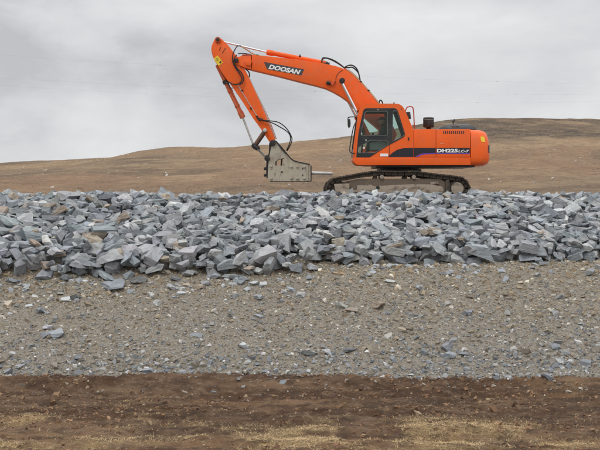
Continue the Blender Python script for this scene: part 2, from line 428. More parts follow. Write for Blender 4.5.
# individual boulders that stand out in the picture, set down at px, py on the bank
def bank_point(px, py):
    for Y in np.arange(8.0, 16, .01):
        X = (px - 300) * Y / F; Z = CAMZ + (HZ - py) * Y / F
        i = int((X - GX0) / GS); j = int((Y - GY0) / GS)
        g = H[j, i] if 0 <= i < len(gx) and 0 <= j < len(gy) else float(h_bank(np.array([X]), np.array([Y]))[0])
        if g >= Z: return X, Y, g
    return X, Y, g
for (px, py, wpx, fl, ti, tilt, el) in [
        (79, 255, 34, .55, 1, .5, .6), (88, 275, 44, .30, 0, .25, .45), (152, 262, 34, .5, 1, .45, .6), (128, 262, 20, .5, 0, .7, .7),
        (107, 252, 28, .6, 1, .3, .7), (107, 281, 26, .25, 0, .5, .5), (25, 240, 26, .4, 0, .6, .6), (61, 214, 18, .5, 4, .5, .8),
        (53, 207, 15, .6, 4, .5, .8), (122, 218, 14, .7, 4, .6, .8), (47, 240, 16, .6, 5, .8, .6), (35, 246, 13, .6, 4, .6, .8), (182, 246, 14, .6, 5, .4, .8), (188, 259, 20, .6, 2, .5, .8),
        (276, 232, 15, .3, 5, .7, .5), (298, 240, 16, .25, 5, .5, .5), (328, 241, 13, .5, 5, .5, .8), (350, 236, 14, .25, 5, .5, .5),
        (313, 260, 15, .6, 2, .2, .8), (264, 262, 24, .6, 1, .5, .8), (238, 262, 18, .6, 2, .6, .8), (336, 205, 20, .8, 1, .5, .9),
        (393, 206, 16, .6, 1, .5, .8), (411, 224, 17, .7, 2, .5, .8), (394, 256, 16, .3, 4, .4, .5), (440, 250, 22, .6, 1, .5, .8), (468, 252, 20, .7, 1, .5, .8),
        (381, 192, 10, .8, 2, .4, .9), (404, 193, 9, .8, 5, .4, .9), (343, 193, 9, .7, 4, .4, .9), (72, 190, 13, .7, 1, .4, .9), (65, 196, 20, .6, 1, .4, .9),
        (480, 262, 22, .5, 0, .4, .7), (530, 255, 22, .5, 1, .4, .7), (575, 248, 18, .5, 2, .4, .7), (200, 243, 16, .5, 3, .4, .7)]:
    X, Y, Z = bank_point(px, py)
    drop(X, Y, min(wpx, 27) * .86 * Y / F / .92, fl * .85, tint=ti, tilt=tilt, force=True, el=el, pen=42)
# stones lying loose on the gravel slope (px, py, width, flatness, tint)
n_pile = len(rocks)
H0 = H
GX_, GY_ = 0, 0
loose = [(14, 283, 14, .4, 0), (27, 290, 9, .5, 1), (140, 284, 15, .4, 1), (128, 279, 12, .5, 0), (66, 281, 11, .5, 3), (212, 278, 12, .4, 0), (175, 281, 10, .4, 3), (115, 288, 22, .3, 0), (50, 335, 12, .3, 3), (47, 330, 9, .5, 2), (57, 337, 15, .3, 0), (40, 313, 10, .5, 0), (152, 297, 9, .5, 2), (243, 281, 12, .4, 0), (238, 285, 10, .4, 0),
         (230, 279, 15, .35, 1), (195, 275, 9, .3, 5), (170, 290, 8, .6, 2), (158, 305, 8, .5, 5), (343, 308, 10, .35, 5), (378, 308, 14, .35, 4), (352, 311, 10, .4, 4), (391, 283, 9, .35, 5),
         (467, 315, 10, .4, 3), (502, 296, 9, .3, 4), (470, 299, 8, .4, 4), (556, 350, 9, .5, 3), (447, 350, 11, .6, 3), (424, 354, 9, .5, 3), (452, 357, 10, .5, 0), (350, 354, 9, .5, 3),
         (328, 355, 9, .5, 1), (310, 357, 14, .3, 1), (548, 379, 10, .5, 3), (510, 380, 8, .5, 2), (300, 297, 9, .5, 2), (258, 300, 9, .5, 1), (13, 358, 9, .4, 5), (20, 369, 9, .4, 2),
         (148, 373, 9, .5, 0), (243, 349, 9, .5, 2), (205, 285, 10, .4, 1), (75, 300, 9, .5, 3), (420, 290, 8, .5, 1), (560, 300, 9, .4, 0), (590, 275, 11, .5, 1)]
GY0 = 8.0; gy = np.arange(GY0, 11.4, GS); GXX, GYY = np.meshgrid(gx, gy); H = np.maximum(h_bank(GXX, GYY), h_dirt(GXX, GYY)); TG = H * 0
for (px, py, wpx, fl, ti) in loose:
    X, Y, Z = bank_point(px, py)
    drop(X, Y, wpx * Y / F / .95, fl, tint=ti, tilt=abs(rng.normal(.3, .12)), force=True, pen=45, el=.85)
print('rocks', len(rocks), 'loose', len(rocks) - n_pile)

def rock_tint(rk, r=rng):
    c = .93 * np.array(TINTS[rk['tint']][1]) * r.uniform(.82, 1.18) * (1 + r.normal(size=3) * .015)
    return c
def face_tints(rk, nf, r=rng):
    f = r.normal(1, .09, (nf, 1)); f = np.clip(f, .75, 1.3)
    return rock_tint(rk) * f
# screen measure of each rock
H1 = H
for i, rk in enumerate(rocks):
    x, y, z = rk['loc']
    rk['px'] = 300 + F * x / y; rk['py'] = HZ - F * (z - CAMZ) / y; rk['w'] = F * rk['size'] * 1.0 / y
    # hidden from the camera behind nearer rocks / over the crest?
    rk['vis'] = -8 < rk['px'] < 608 and (i >= n_pile or True)
# crude visibility: ray to the rock's top against the settled pile
bx = np.arange(GX0, GX1, GS); by = np.arange(8.8, 16.4, GS)
def visible(rk):
    x, y, z = rk['loc']; zt = z + rk['size'] * .5 * max(rk['flat'], .5) * .8
    k = 0; n = 0
    for s in (-.25, 0, .25):
        ok = True
        for t in np.arange(.6, .985, .006):
            X = (x + s * rk['size']) * t; Y = y * t
            if y - Y < rk['size'] * .45: break
            if Y < 8.85: continue
            i = int((X - GX0) / GS); j = int((Y - 8.8) / GS)
            if 0 <= i < H0.shape[1] and 0 <= j < H0.shape[0] and H0[j, i] > CAMZ + (zt - CAMZ) * t + .01: ok = False; break
        k += ok
    return k
for i, rk in enumerate(rocks):
    rk['k'] = visible(rk) if (rk['vis'] and i < n_pile) else (3 if rk['vis'] else 0)
cand = [rk for rk in rocks[:n_pile] if rk['k'] >= 1]
cand.sort(key=lambda r: -r['w'] * (.4 + .2 * r['k']))
NLOOSE = len(rocks) - n_pile
chosen = cand[:300 - NLOOSE]
singles = chosen + rocks[n_pile:]
ids = set(id(r) for r in singles)
rest = [r for r in rocks if id(r) not in ids]
for r_ in rocks[n_pile:]: r_['loose'] = True

# --- labels that single rocks out by look and place
def shape_word(rk):
    if rk['flat'] < .42: return 'slab' if rk['el'] < .85 else 'flat slab'
    if rk['flat'] > .7: return 'chunky block' if rk['el'] > .8 else 'stout block'
    return 'wedge' if rk['el'] < .8 else 'angular block'
def size_word(w): return 'huge' if w > 30 else 'large' if w > 22 else 'medium' if w > 15 else 'small'
COLS = [(40, 'far left'), (90, 'left side'), (140, 'centre left'), (195, 'left of the arm'), (245, 'under the arm'),
        (285, 'under the breaker'), (332, 'under the chisel'), (368, 'under the track front'), (410, 'under the cab'), (445, 'under the engine doors'),
        (480, 'under the counterweight'), (520, 'right of the track'), (560, 'right side'), (1e9, 'far right')]
ROWS = [(199, 'on the bank crest'), (213, 'below the crest'), (228, 'on upper face'), (243, 'mid face'), (258, 'low on face'), (1e9, 'at bank foot')]
def place(v, T):
    for a, b in T:
        if v < a: return b
keys = {}
for rk in singles:
    if rk.get('loose'):
        row = 'on gravel slope' if rk['py'] > 330 else 'on gravel near the rocks'
        if rk['py'] > 365: row = 'at gravel toe'
        shp = 'stone' if rk['flat'] > .45 else 'flat stone'
    else: row = place(rk['py'], ROWS); shp = shape_word(rk)
    rk['key'] = '%s %s %s %s, %s' % (size_word(rk['w']), TINTS[rk['tint']][0], shp, row, place(rk['px'], COLS))
    keys.setdefault(rk['key'], []).append(rk)
ORD = ['leftmost', 'second', 'third', 'fourth', 'fifth', 'sixth']
NUM = {2: 'two', 3: 'three', 4: 'four', 5: 'five', 6: 'six'}
for k_, l in keys.items():
    l.sort(key=lambda r: r['px'])
    for i, rk in enumerate(l):
        rk['label'] = k_ if len(l) == 1 else '%s, %s' % (k_, ('left of two' if i == 0 else 'right of two') if len(l) == 2 else ORD[min(i, 5)] + ' of ' + NUM.get(len(l), 'several'))
for rk in singles:
    nn, d, V, Fs, V1, T1 = PROTO[rk['p']]
    Vt = (rk['R'] @ (V * rk['sc']).T).T
    npf = np.array([len(f) for f in Fs]); Fa = np.concatenate([np.array(f) for f in Fs])
    me = np_mesh('rock', Vt, Fa, npf, M['rock'], ftint=face_tints(rk, len(Fs)), grain=V * rk['sc'] + rng.uniform(0, 40, 3))
    nm = 'stone' if rk.get('loose') else 'rock'
    o = link(nm, me, loc=rk['loc'])
    tag(o, rk['label'], 'stone' if rk.get('loose') else 'rock', 'loose stones on the gravel slope' if rk.get('loose') else 'quarried rocks heaped on the bank')

def joined(name, items, m, kind='stuff'):
    Vs, Ts, Cs, Gs = [], [], [], []; off = 0
    for V, T, c, gr in items:
        Vs.append(V); Ts.append(T + off); Cs.append(c); Gs.append(gr); off += len(V)
    o = link(name, np_mesh(name, np.vstack(Vs), np.vstack(Ts), 3, m, ftint=np.vstack(Cs), grain=np.vstack(Gs))); o['kind'] = kind
    return o
items = []
for rk in rest:
    nn, d, V, Fs, V1, T1 = PROTO[rk['p']]
    if not rk['k']:          # buried or behind the crest: plain hull
        items.append(((rk['R'] @ (V1 * rk['sc']).T).T + rk['loc'], T1, face_tints(rk, len(T1)), V1 * rk['sc'] + rng.uniform(0, 40, 3))); continue
    cnt = [len(f) - 2 for f in Fs]
    items.append(((rk['R'] @ (V * rk['sc']).T).T + rk['loc'], tri(Fs), np.repeat(face_tints(rk, len(Fs)), cnt, 0), V * rk['sc'] + rng.uniform(0, 40, 3)))
# broken stone over the flat top of the bank, around and behind the excavator
for _ in range(3600):
    x = rng.uniform(-14, 15); y = rng.uniform(15.4, 38.5); s = rng.uniform(.1, .26)
    nn, d, V, Fs, V1, T1 = PROTO[int(rng.integers(len(PROTO)))]
    sc = np.array([s * .55, s * .45, s * rng.uniform(.2, .35)])
    items.append((((rotm(rng, abs(rng.normal(0, .3))) @ (V1 * sc).T).T + (x, y, 1.08)), T1, face_tints(dict(tint=int(rng.choice(len(TINTS), p=TW))), len(T1)), V1 * sc + rng.uniform(0, 40, 3)))
so = joined('broken_rock', items, M['rock'])
tag(so, 'smaller blue-grey broken rock filling the bank between the big blocks', 'rubble')

# ------------------------------------------------------------------ pebbles on the gravel slope (one mass)
def scatter_joined(name, pts, sizes, cols, flat, m, sink=.25, protos=SMALL, r=rng):
    Vs, Ts, Cs = [], [], []; off = 0
    n = len(pts); which = r.integers(len(protos), size=n)
    for k in range(len(protos)):
        idx = np.where(which == k)[0]
        if not len(idx): continue
        V1, T1 = protos[k]
        m_ = len(idx)
        yaw = r.uniform(0, 2 * PI, m_); tl = np.abs(r.normal(0, .5, m_)); s = sizes[idx] * .5
        P = V1[None] * np.stack([s * r.uniform(.9, 1.4, m_), s * r.uniform(.6, 1, m_), s * r.uniform(flat[0], flat[1], m_)], -1)[:, None, :]
        c, sn = np.cos(tl)[:, None], np.sin(tl)[:, None]
        y_, z_ = P[..., 1] * c - P[..., 2] * sn, P[..., 1] * sn + P[..., 2] * c
        c, sn = np.cos(yaw)[:, None], np.sin(yaw)[:, None]
        x2, y2 = P[..., 0] * c - y_ * sn, P[..., 0] * sn + y_ * c
        Q = np.stack([x2, y2, z_], -1) + pts[idx][:, None, :]
        Q[..., 2] += (s * sink)[:, None]
        nv = len(V1)
        Vs.append(Q.reshape(-1, 3)); Ts.append((T1[None] + (np.arange(m_) * nv)[:, None, None] + off).reshape(-1, 3))
        Cs.append(np.repeat(cols[idx], nv, 0)); off += m_ * nv
    o = link(name, np_mesh(name, np.vstack(Vs), np.vstack(Ts), 3, m, attr=np.vstack(Cs))); o['kind'] = 'stuff'
    return o
def palette(n, pal, wts, r=rng, jit=.2):
    pal = np.array(pal); wts = np.array(wts, float); wts /= wts.sum()
    c = pal[r.choice(len(pal), size=n, p=wts)]
    return c * r.uniform(1 - jit, 1 + jit, (n, 1))
n = 75000
x = rng.uniform(-7, 7, n); y = rng.uniform(8.3, 10.6, n)
keep = rng.random(n) < np.clip(1.25 - np.abs(x) / 8, .2, 1)
x, y = x[keep], y[keep]; n = len(x)
z = np.maximum(h_bank(x, y), -.05)
size = np.clip(np.exp(rng.normal(math.log(.0112), .55, n)), .006, .060)
# coarser stones roll to the toe of the slope
size *= np.where(y < 8.85, 1.3, 1.0) * (1 + .5 * fbm(x * .8, y * 1.5, 3, 90))
pcw = np.clip((y - 8.4) / 1.8, 0, 1)[:, None]
pc = (1 + (pcw - .45) * np.array([.22, .08, -.16])) * palette(n, [(.225, .185, .135), (.27, .23, .175), (.215, .22, .222), (.265, .265, .255), (.16, .17, .18), (.40, .385, .35), (.56, .54, .50), (.29, .23, .17)],
             [22, 19, 17, 17, 7, 11, 5, 5])
o = scatter_joined('gravel', np.stack([x, y, z], -1), size, pc, (.5, .9), M['pebble'])
tag(o, 'brown and grey gravel and small stones covering the slope', 'gravel')
# broken pieces that rolled off the foot of the rock heap
n = 330
x = rng.uniform(-6.5, 6.5, n); y = foot(x) - .02 - np.abs(rng.normal(0, .22, n)) * np.where(x < -.3, 1.5, .8); z = h_bank(x, y)
o = scatter_joined('rolled_fragments', np.stack([x, y, z], -1), rng.uniform(.04, .11, n) * rng.uniform(.5, 1, n), palette(n, [t[1] for t in TINTS[:5]], [5, 4, 2, 1, 1]), (.35, .7), M['pebble'], sink=.15, protos=[(p[4], p[5]) for p in PROTO[:20]])
tag(o, 'small grey rock fragments scattered just below the foot of the rock heap', 'rubble')
# small stones kicked on to the dirt near the toe
n = 700
x = rng.uniform(-7, 7, n); y = 8.5 - np.abs(rng.normal(0, .32, n)); z = h_dirt(x, y)
z = np.maximum(z, h_bank(x, y))
o = scatter_joined('scattered_pebbles', np.stack([x, y, z], -1), np.clip(np.exp(rng.normal(math.log(.014), .45, n)), .006, .035),
                   palette(n, [(.28, .24, .19), (.22, .21, .20), (.40, .37, .32), (.15, .15, .155)], [4, 3, 1, 1]), (.4, .8), M['pebble'])
tag(o, 'small pebbles strewn on the brown dirt below the gravel slope', 'pebbles')
n = 22000
x = rng.uniform(-6.5, 6.5, n); y = rng.uniform(5.2, 8.6, n); z = h_dirt(x, y)
cm = fbm(x * 1.2, y * 3, 4, 101)
keep = cm + rng.normal(0, .1, n) > -.08; x, y, z = x[keep], y[keep], z[keep]; n = len(x)
o = scatter_joined('dirt_clods', np.stack([x, y, z], -1), np.clip(np.exp(rng.normal(math.log(.012), .5, n)), .005, .045),
                   palette(n, [(.20, .115, .062), (.14, .076, .042), (.26, .165, .095), (.32, .235, .15), (.10, .058, .035)], [5, 5, 3, .8, 2]), (.5, .9), M['clod'], sink=.1)
tag(o, 'crumbled brown dirt clods on the ground in front', 'dirt clods')

# dry straw-coloured grass, flattened, in patches
def straw(name, n, xr, yr, hf, maskf, ln, wd, cols, wts, up=.35, dens_seed=3):
    r = np.random.default_rng(dens_seed)
    x = r.uniform(*xr, n); y = r.uniform(*yr, n); k = r.random(n) < maskf(x, y); x, y = x[k], y[k]; n = len(x)
    z = hf(x, y); az = r.uniform(0, 2 * PI, n); l = r.uniform(ln[0], ln[1], n); e = np.abs(r.normal(0, up, n))
    d = np.stack([np.cos(az) * np.cos(e), np.sin(az) * np.cos(e), np.sin(e)], -1)
    s = np.stack([-np.sin(az), np.cos(az), 0 * az], -1) * (r.uniform(wd[0], wd[1], n) / 2)[:, None]
    b = np.stack([x, y, z + .002], -1)
    m_ = b + d * (l * .55)[:, None] + np.array([0, 0, 1]) * (l * .12)[:, None]; t = b + d * l[:, None]
    V = np.stack([b - s, b + s, m_ - s * .8, m_ + s * .8, t], 1).reshape(-1, 3)
    i = (np.arange(n) * 5)[:, None]
    T = np.concatenate([i + np.array([0, 1, 3]), i + np.array([0, 3, 2]), i + np.array([2, 3, 4])], 0)
    o = link(name, np_mesh(name, V, T, 3, M['straw'], attr=np.repeat(palette(n, cols, wts, r), 5, 0))); o['kind'] = 'stuff'
    return o
o = straw('dry_grass', 420000, (-5, 5), (5.4, 8.5), h_dirt, strawmask, (.012, .04), (.001, .0024),
          [(.58, .42, .215), (.46, .32, .165), (.34, .235, .125), (.66, .51, .30)], [4, 4, 3, 1], up=.22)
tag(o, 'flattened straw-coloured dry grass in patches on the brown dirt', 'dry grass')
# low tussocks that roughen the far hillside
def hmask(x, y): return .25 + .75 * (fbm(x * .05, y * .03, 4, 121) > .02)
o = straw('hillside_grass', 60000, (-110, 120), (70, 262), h_hill, hmask, (.05, .16), (.05, .14),
          [(.25, .155, .085), (.21, .13, .075), (.30, .20, .11), (.17, .11, .065)], [4, 4, 3, 2], up=.12, dens_seed=5)
tag(o, 'sparse brown grass tussocks covering the hillside', 'grass')
n = 900
x = rng.uniform(-90, 100, n); y = rng.uniform(70, 255, n)
k = fbm(x * .02, y * .05, 3, 131) + rng.normal(0, .05, n) > .1; x, y = x[k], y[k]; n = len(x)
o = scatter_joined('hillside_stones', np.stack([x, y, h_hill(x, y)], -1), rng.uniform(.08, .3, n), palette(n, [(.5, .47, .42), (.35, .32, .28)], [1, 1]), (.4, .7), M['pebble'])
tag(o, 'pale stones strewn over the brown hillside', 'stones')


# ------------------------------------------------------------------ excavator
YC = 30.90          # near side of cab and body
YT = 30.70          # near face of the near track
YM = 32.32          # middle of the machine
YF = 33.74          # far side of the body
def at(px, py, Y): return Vector(((px - 300) * Y / F, Y, CAMZ + (HZ - py) * Y / F))
def empty(name, loc):
    o = bpy.data.objects.new(name, None); COL.objects.link(o); o.location = loc; o.empty_display_size = .3; return o
EX = empty('excavator', (at(398, 200, YM).x, YM, at(398, 204, YT).z))
tag(EX, 'orange crawler excavator with hydraulic breaker standing on the rock bank', 'excavator')
ROOT = Vector(EX.location)

class G:
    """collects shapes (world coordinates) and links them as one mesh"""
    def __init__(s): s.bm = bmesh.new()
    def prism(s, pts, Yref, Y0, Y1, holes=(), raw=False):
        loops = []
        for l in [pts] + list(holes):
            loops.append([(p[0], p[1]) if raw else (at(p[0], p[1], Yref).x, at(p[0], p[1], Yref).z) for p in l])
        tris = tessellate_polygon([[Vector((a, b, 0)) for a, b in l] for l in loops])
        flat = [q for l in loops for q in l]
        n = len(flat)
        va = [s.bm.verts.new((a, Y0, b)) for a, b in flat]; vb = [s.bm.verts.new((a, Y1, b)) for a, b in flat]
        if len(loops) == 1:
            fs = [s.bm.faces.new(va), s.bm.faces.new(vb)]
        else:
            for t in tris:
                s.bm.faces.new([va[i] for i in t]); s.bm.faces.new([vb[i] for i in t])
        o = 0
        for l in loops:
            k = len(l)
            for i in range(k):
                a, b = o + i, o + (i + 1) % k
                s.bm.faces.new([va[a], va[b], vb[b], vb[a]])
            o += k
        return s
    def box(s, p0, p1):
        a, b = Vector(p0), Vector(p1)
        x = sorted((a.x, b.x)); y = sorted((a.y, b.y)); z = sorted((a.z, b.z))
        v = [s.bm.verts.new((x[i], y[j], z[k])) for i in (0, 1) for j in (0, 1) for k in (0, 1)]
        for f in ((0, 1, 3, 2), (4, 6, 7, 5), (0, 4, 5, 1), (2, 3, 7, 6), (0, 2, 6, 4), (1, 5, 7, 3)): s.bm.faces.new([v[i] for i in f])
        return s
    def tube(s, pts, r, n=10, caps=True):
        pts = [Vector(p) for p in pts]; rs = r if isinstance(r, (list, tuple)) else [r] * len(pts)
        up = None; rings = []
        for i, p in enumerate(pts):
            t = (pts[min(i + 1, len(pts) - 1)] - pts[max(i - 1, 0)]).normalized()
            if up is None: up = Vector((0, 1, 0)) if abs(t.y) < .9 else Vector((0, 0, 1))
            u = (up - t * up.dot(t)).normalized(); v = t.cross(u); up = u
            rings.append([s.bm.verts.new(p + (u * math.cos(a) + v * math.sin(a)) * rs[i]) for a in [2 * PI * k / n for k in range(n)]])
        for a, b in zip(rings, rings[1:]):
            for k in range(n): s.bm.faces.new([a[k], a[(k + 1) % n], b[(k + 1) % n], b[k]])
        if caps: s.bm.faces.new(rings[0][::-1]); s.bm.faces.new(rings[-1])
        return s
    def cyl(s, px, py, Yref, Y0, Y1, rpx, n=20):          # axis along depth
        c = at(px, py, Yref); r = rpx * Yref / F
        return s.tube([(c.x, Y0, c.z), (c.x, Y1, c.z)], r, n)
    def build(s, name, m, parent=None, bevel=0, smooth=None, seg=2, root=None, origin=None):
        bm = s.bm
        bmesh.ops.recalc_face_normals(bm, faces=bm.faces)
        if bevel:
            bmesh.ops.dissolve_limit(bm, angle_limit=.01, verts=bm.verts, edges=bm.edges)
            es = [e for e in bm.edges if len(e.link_faces) == 2 and e.calc_face_angle(0) > .6]
            bmesh.ops.bevel(bm, geom=es, offset=bevel, segments=seg, profile=.6, affect='EDGES', clamp_overlap=True)
        me = bpy.data.meshes.new(name)
        off = ROOT if root is None else root
        if parent is not None and parent.type == 'EMPTY': off = Vector(parent.location)
        org = Vector(origin) - off if origin is not None else Vector((0, 0, 0))
        bmesh.ops.translate(bm, verts=bm.verts, vec=-off - org)
        bm.to_mesh(me); bm.free()
        me.materials.append(M[m])
        for p in me.polygons: p.use_smooth = True
        me.set_sharp_from_angle(angle=math.radians(smooth or 32))
        o = bpy.data.objects.new(name, me); COL.objects.link(o)
        if parent: o.parent = parent
        o.location = org if parent is not None else off
        return o

def curve(pts, n=6):
    """catmull-rom through points"""
    P = [Vector(p) for p in pts]; P = [P[0] * 2 - P[1]] + P + [P[-1] * 2 - P[-2]]
    o = []
    for i in range(1, len(P) - 2):
        for k in range(n):
            t = k / n; a, b, c, d = P[i - 1:i + 3]
            o.append(.5 * ((2 * b) + (c - a) * t + (2 * a - 5 * b + 4 * c - d) * t * t + (3 * b - a - 3 * c + d) * t ** 3))
    o.append(P[-2]); return o
def rpoly(pts, r, n=4):
    """round the corners of a px polygon"""
    o = []; k = len(pts)
    for i in range(k):
        p = Vector(pts[i][:2]); a = Vector(pts[i - 1][:2]); b = Vector(pts[(i + 1) % k][:2])
        rr = pts[i][2] if len(pts[i]) > 2 else r
        da = min(rr, (a - p).length * .45); db = min(rr, (b - p).length * .45)
        s = p + (a - p).normalized() * da; e = p + (b - p).normalized() * db
        if rr <= 0.01: o.append(tuple(p)); continue
        for j in range(n + 1):
            t = j / n; q = s * (1 - t) ** 2 + p * 2 * t * (1 - t) + e * t * t; o.append(tuple(q))
    return o

# --- crawlers -------------------------------------------------------
def loop_px(r_extra=0.):
    """outline of the track chain, clockwise from the left idler's bottom"""
    pts = []
    r1 = 13.0 + r_extra; r2 = 13.2 + r_extra
    for a in np.linspace(270, 95, 14): pts.append((338.8 + r1 * math.cos(math.radians(a)), 190.2 - r1 * math.sin(math.radians(a))))
    for (x, y) in [(348, 175.4), (358, 173.4), (370, 171.6), (382, 170.6), (398, 171.2), (414, 170.8), (426, 172.4), (440, 174.3), (450, 175.3)]: pts.append((x, y - r_extra))
    for a in np.linspace(88, -90, 14): pts.append((457.3 + r2 * math.cos(math.radians(a)), 189.6 - r2 * math.sin(math.radians(a))))
    return pts
def resample(pts, n, closed=True):
    P = [Vector(p) for p in pts]; Q = P + [P[0]] if closed else P
    L_ = [0]
    for a, b in zip(Q, Q[1:]): L_.append(L_[-1] + (b - a).length)
    o = []
    for i in range(n):
        t = L_[-1] * i / n; j = max(k for k in range(len(L_)) if L_[k] <= t + 1e-9); j = min(j, len(Q) - 2)
        u = (t - L_[j]) / (L_[j + 1] - L_[j] + 1e-12); p = Q[j].lerp(Q[j + 1], u); d = (Q[j + 1] - Q[j]).normalized(); o.append((p, d))
    return o, L_[-1]
def crawler(Y0, Y1, near):
    sc = YT / F
    g = G(); n = 49; rs, tot = resample(loop_px(), n); half = tot / n * sc / 2
    for p, d in rs:                                   # shoes with three grouser bars
        c = at(p.x, p.y, YT); dx = Vector((d.x, 0, -d.y)); nn = Vector((-dx.z, 0, dx.x))
        if nn.dot(c - at(398, 190, YT)) < 0: nn = -nn
        def slab(a0, a1, h0, h1, ya, yb):
            v = [g.bm.verts.new(Vector((c.x, 0, c.z)) + dx * a + nn * h + Vector((0, y, 0))) for a in (a0, a1) for h in (h0, h1) for y in (ya, yb)]
            for f in ((0, 1, 3, 2), (4, 6, 7, 5), (0, 4, 5, 1), (2, 3, 7, 6), (0, 2, 6, 4), (1, 5, 7, 3)): g.bm.faces.new([v[i] for i in f])
        slab(-half * .93, half * .93, -.028, 0, Y0, Y1)
        for a in (-.8, 0, .7): slab(half * (a - .07), half * (a + .13), 0, .016, Y0 + .004, Y1 - .004)
        slab(-half * 1.05, half * .75, -.135, -.028, (Y0 + Y1) / 2 - .20, (Y0 + Y1) / 2 - .12)
        slab(-half * 1.05, half * .75, -.115, -.028, (Y0 + Y1) / 2 + .05, (Y0 + Y1) / 2 + .10)
    tr = g.build('track_belt', 'track', EX)
    yc = (Y0 + Y1) / 2
    inn = YT - .0
    # side frame: sloping-topped beam
    g = G(); g.prism([(349, 181), (360, 178.6), (440, 178.6), (447, 182.5), (447, 200), (349, 200)], YT, Y0 + .12, Y1 - .12)
    fr = g.build('track_frame', 'muddy', EX, bevel=.012)
    g = G(); g.prism([(357, 185.5), (371, 184.6), (374, 186), (412, 184.2), (432, 184.4), (444, 187), (444, 194.5), (357, 194.5)], YT, Y0 + .07, Y0 + .12)
    g.prism([(430, 182), (438, 181.4), (440, 184), (431, 184.4)], YT, Y0 + .08, Y0 + .12)
    g.build('side_plate', 'dusty', fr, bevel=.008)
    g = G(); g.cyl(378, 187.5, YT, Y0 + .055, Y0 + .072, 1.8); g.build('frame_hole', 'black', fr)
    g = G(); g.prism([(334, 184), (349.5, 183.4), (349.5, 193.5), (336, 193.5)], YT, Y0 + .05, Y0 + .2); g.prism([(337, 190.2), (357, 190), (357, 192), (337, 192.2)], YT, Y0 + .045, Y0 + .05)
    g.build('idler_yoke', 'dusty', fr, bevel=.01)
    g = G(); g.cyl(339, 190.4, YT, yc - .13, yc + .13, 9.6, 28); g.build('idler', 'track', EX, bevel=.01)
    for x in (382, 414.2):
        g = G(); g.cyl(x, 177, YT, yc - .16, yc + .16, 2.6, 16); g.box(at(x - 1, 178.5, YT) + Vector((0, yc - YT, 0)), at(x + 1, 182, YT) + Vector((0, yc - YT + .08, 0)))
        r_ = g.build('carrier_roller', 'track', EX)
        g = G(); g.cyl(x, 177, YT, Y0 + .06, yc - .16, 2.1, 16); g.build('hub', 'dusty', r_, bevel=.006)
    for i in range(8):
        x = 354 + i * 12.2; g = G(); g.cyl(x, 198.6, YT, yc - .2, yc + .2, 3.4, 16); g.build('track_roller', 'track', EX)
    # sprocket with teeth and dusty final drive cover
    g = G(); c = at(457.3, 189.4, YT); ppl = []
    for k in range(42):
        a = 2 * PI * k / 42; r = (10.8 if k % 2 else 9.2) * sc; ppl.append((c.x + r * math.cos(a), c.z + r * math.sin(a)))
    g.prism(ppl, YT, yc - .04, yc + .04, raw=True)
    g.cyl(457.3, 189.4, YT, Y0 + .14, yc - .04, 8.6, 28); sp = g.build('sprocket', 'track', EX, bevel=.006)
    g = G(); g.cyl(457.8, 188.6, YT, Y0 + .05, Y0 + .14, 6.3, 28); dc = g.build('drive_cover', 'dusty', sp, bevel=.025)
    g = G(); g.prism([(446, 180.5), (449.5, 179), (450.5, 184), (450.5, 196), (446, 196)], YT, Y0 + .06, Y0 + .2); g.build('drive_guard', 'track', fr, bevel=.01)
crawler(YT, YT + .6, True)
crawler(2 * YM - YT - .6, 2 * YM - YT, False)
g = G(); g.box(at(368, 181, YT) + Vector((0, .55, 0)), at(430, 196, YT) + Vector((0, 2.7, 0)))
g.build('undercarriage', 'dusty', EX, bevel=.05)
g = G(); c = at(399, 168, YM); 
for (r, z0, z1) in ((.72, 171.5, 168.2), (.66, 168.2, 164.5)):
    zz0 = at(0, z0, YT).z; zz1 = at(0, z1, YT).z
    g.tube([(c.x, YM, zz0), (c.x, YM, zz1)], r, 40)
g.build('slewing_ring', 'greasy', EX)

# --- upper deck and body --------------------------------------------
g = G()
g.prism(rpoly([(353, 157.4, .5), (470.6, 157.4, .1), (470.6, 165.0, .1), (357, 165.2, 2.5), (353, 161.5, 2)], 1), YC, YC - .02, YC + 1.05)
g.prism([(368, 157.4), (470.6, 157.4), (470.6, 164.6), (368, 164.6)], YC, YC + 1.05, YF)
dk = g.build('deck', 'orange', EX, bevel=.012)
g = G(); g.box(at(377, 165, YC) + Vector((0, .25, 0)), at(476, 167.0, YC) + Vector((0, 2.7, 0)))
g.build('belly_plate', 'black', dk)
g = G(); g.prism([(404, 157.4), (413.2, 129.5), (470.4, 129.3), (470.4, 157.4)], YC, YC + .03, YF - .02)
hs = g.build('engine_housing', 'orange', EX, bevel=.02)
for (a, b) in ((413.7, 435.8), (436.3, 470.3)):
    g = G(); g.prism([(a, 129.2), (b, 129.0), (b, 157.0), (a, 157.0)], YC, YC, YC + .03)
    sp = g.build('side_door', 'orange', EX, bevel=.012)
    if a > 430:
        for i in range(11):
            g = G(); x = 443.2 + i * 2.0; g.prism([(x, 131), (x + .95, 131), (x + .95, 133.8), (x, 133.8)], YC, YC - .006, YC + .004); g.build('louvre', 'black', sp)
        g = G(); g.cyl(442.7, 143.6, YC, YC - .01, YC + .004, .55, 12); g.cyl(440.7, 143.6, YC, YC - .006, YC + .004, .45, 12); g.build('latch', 'steel', sp)
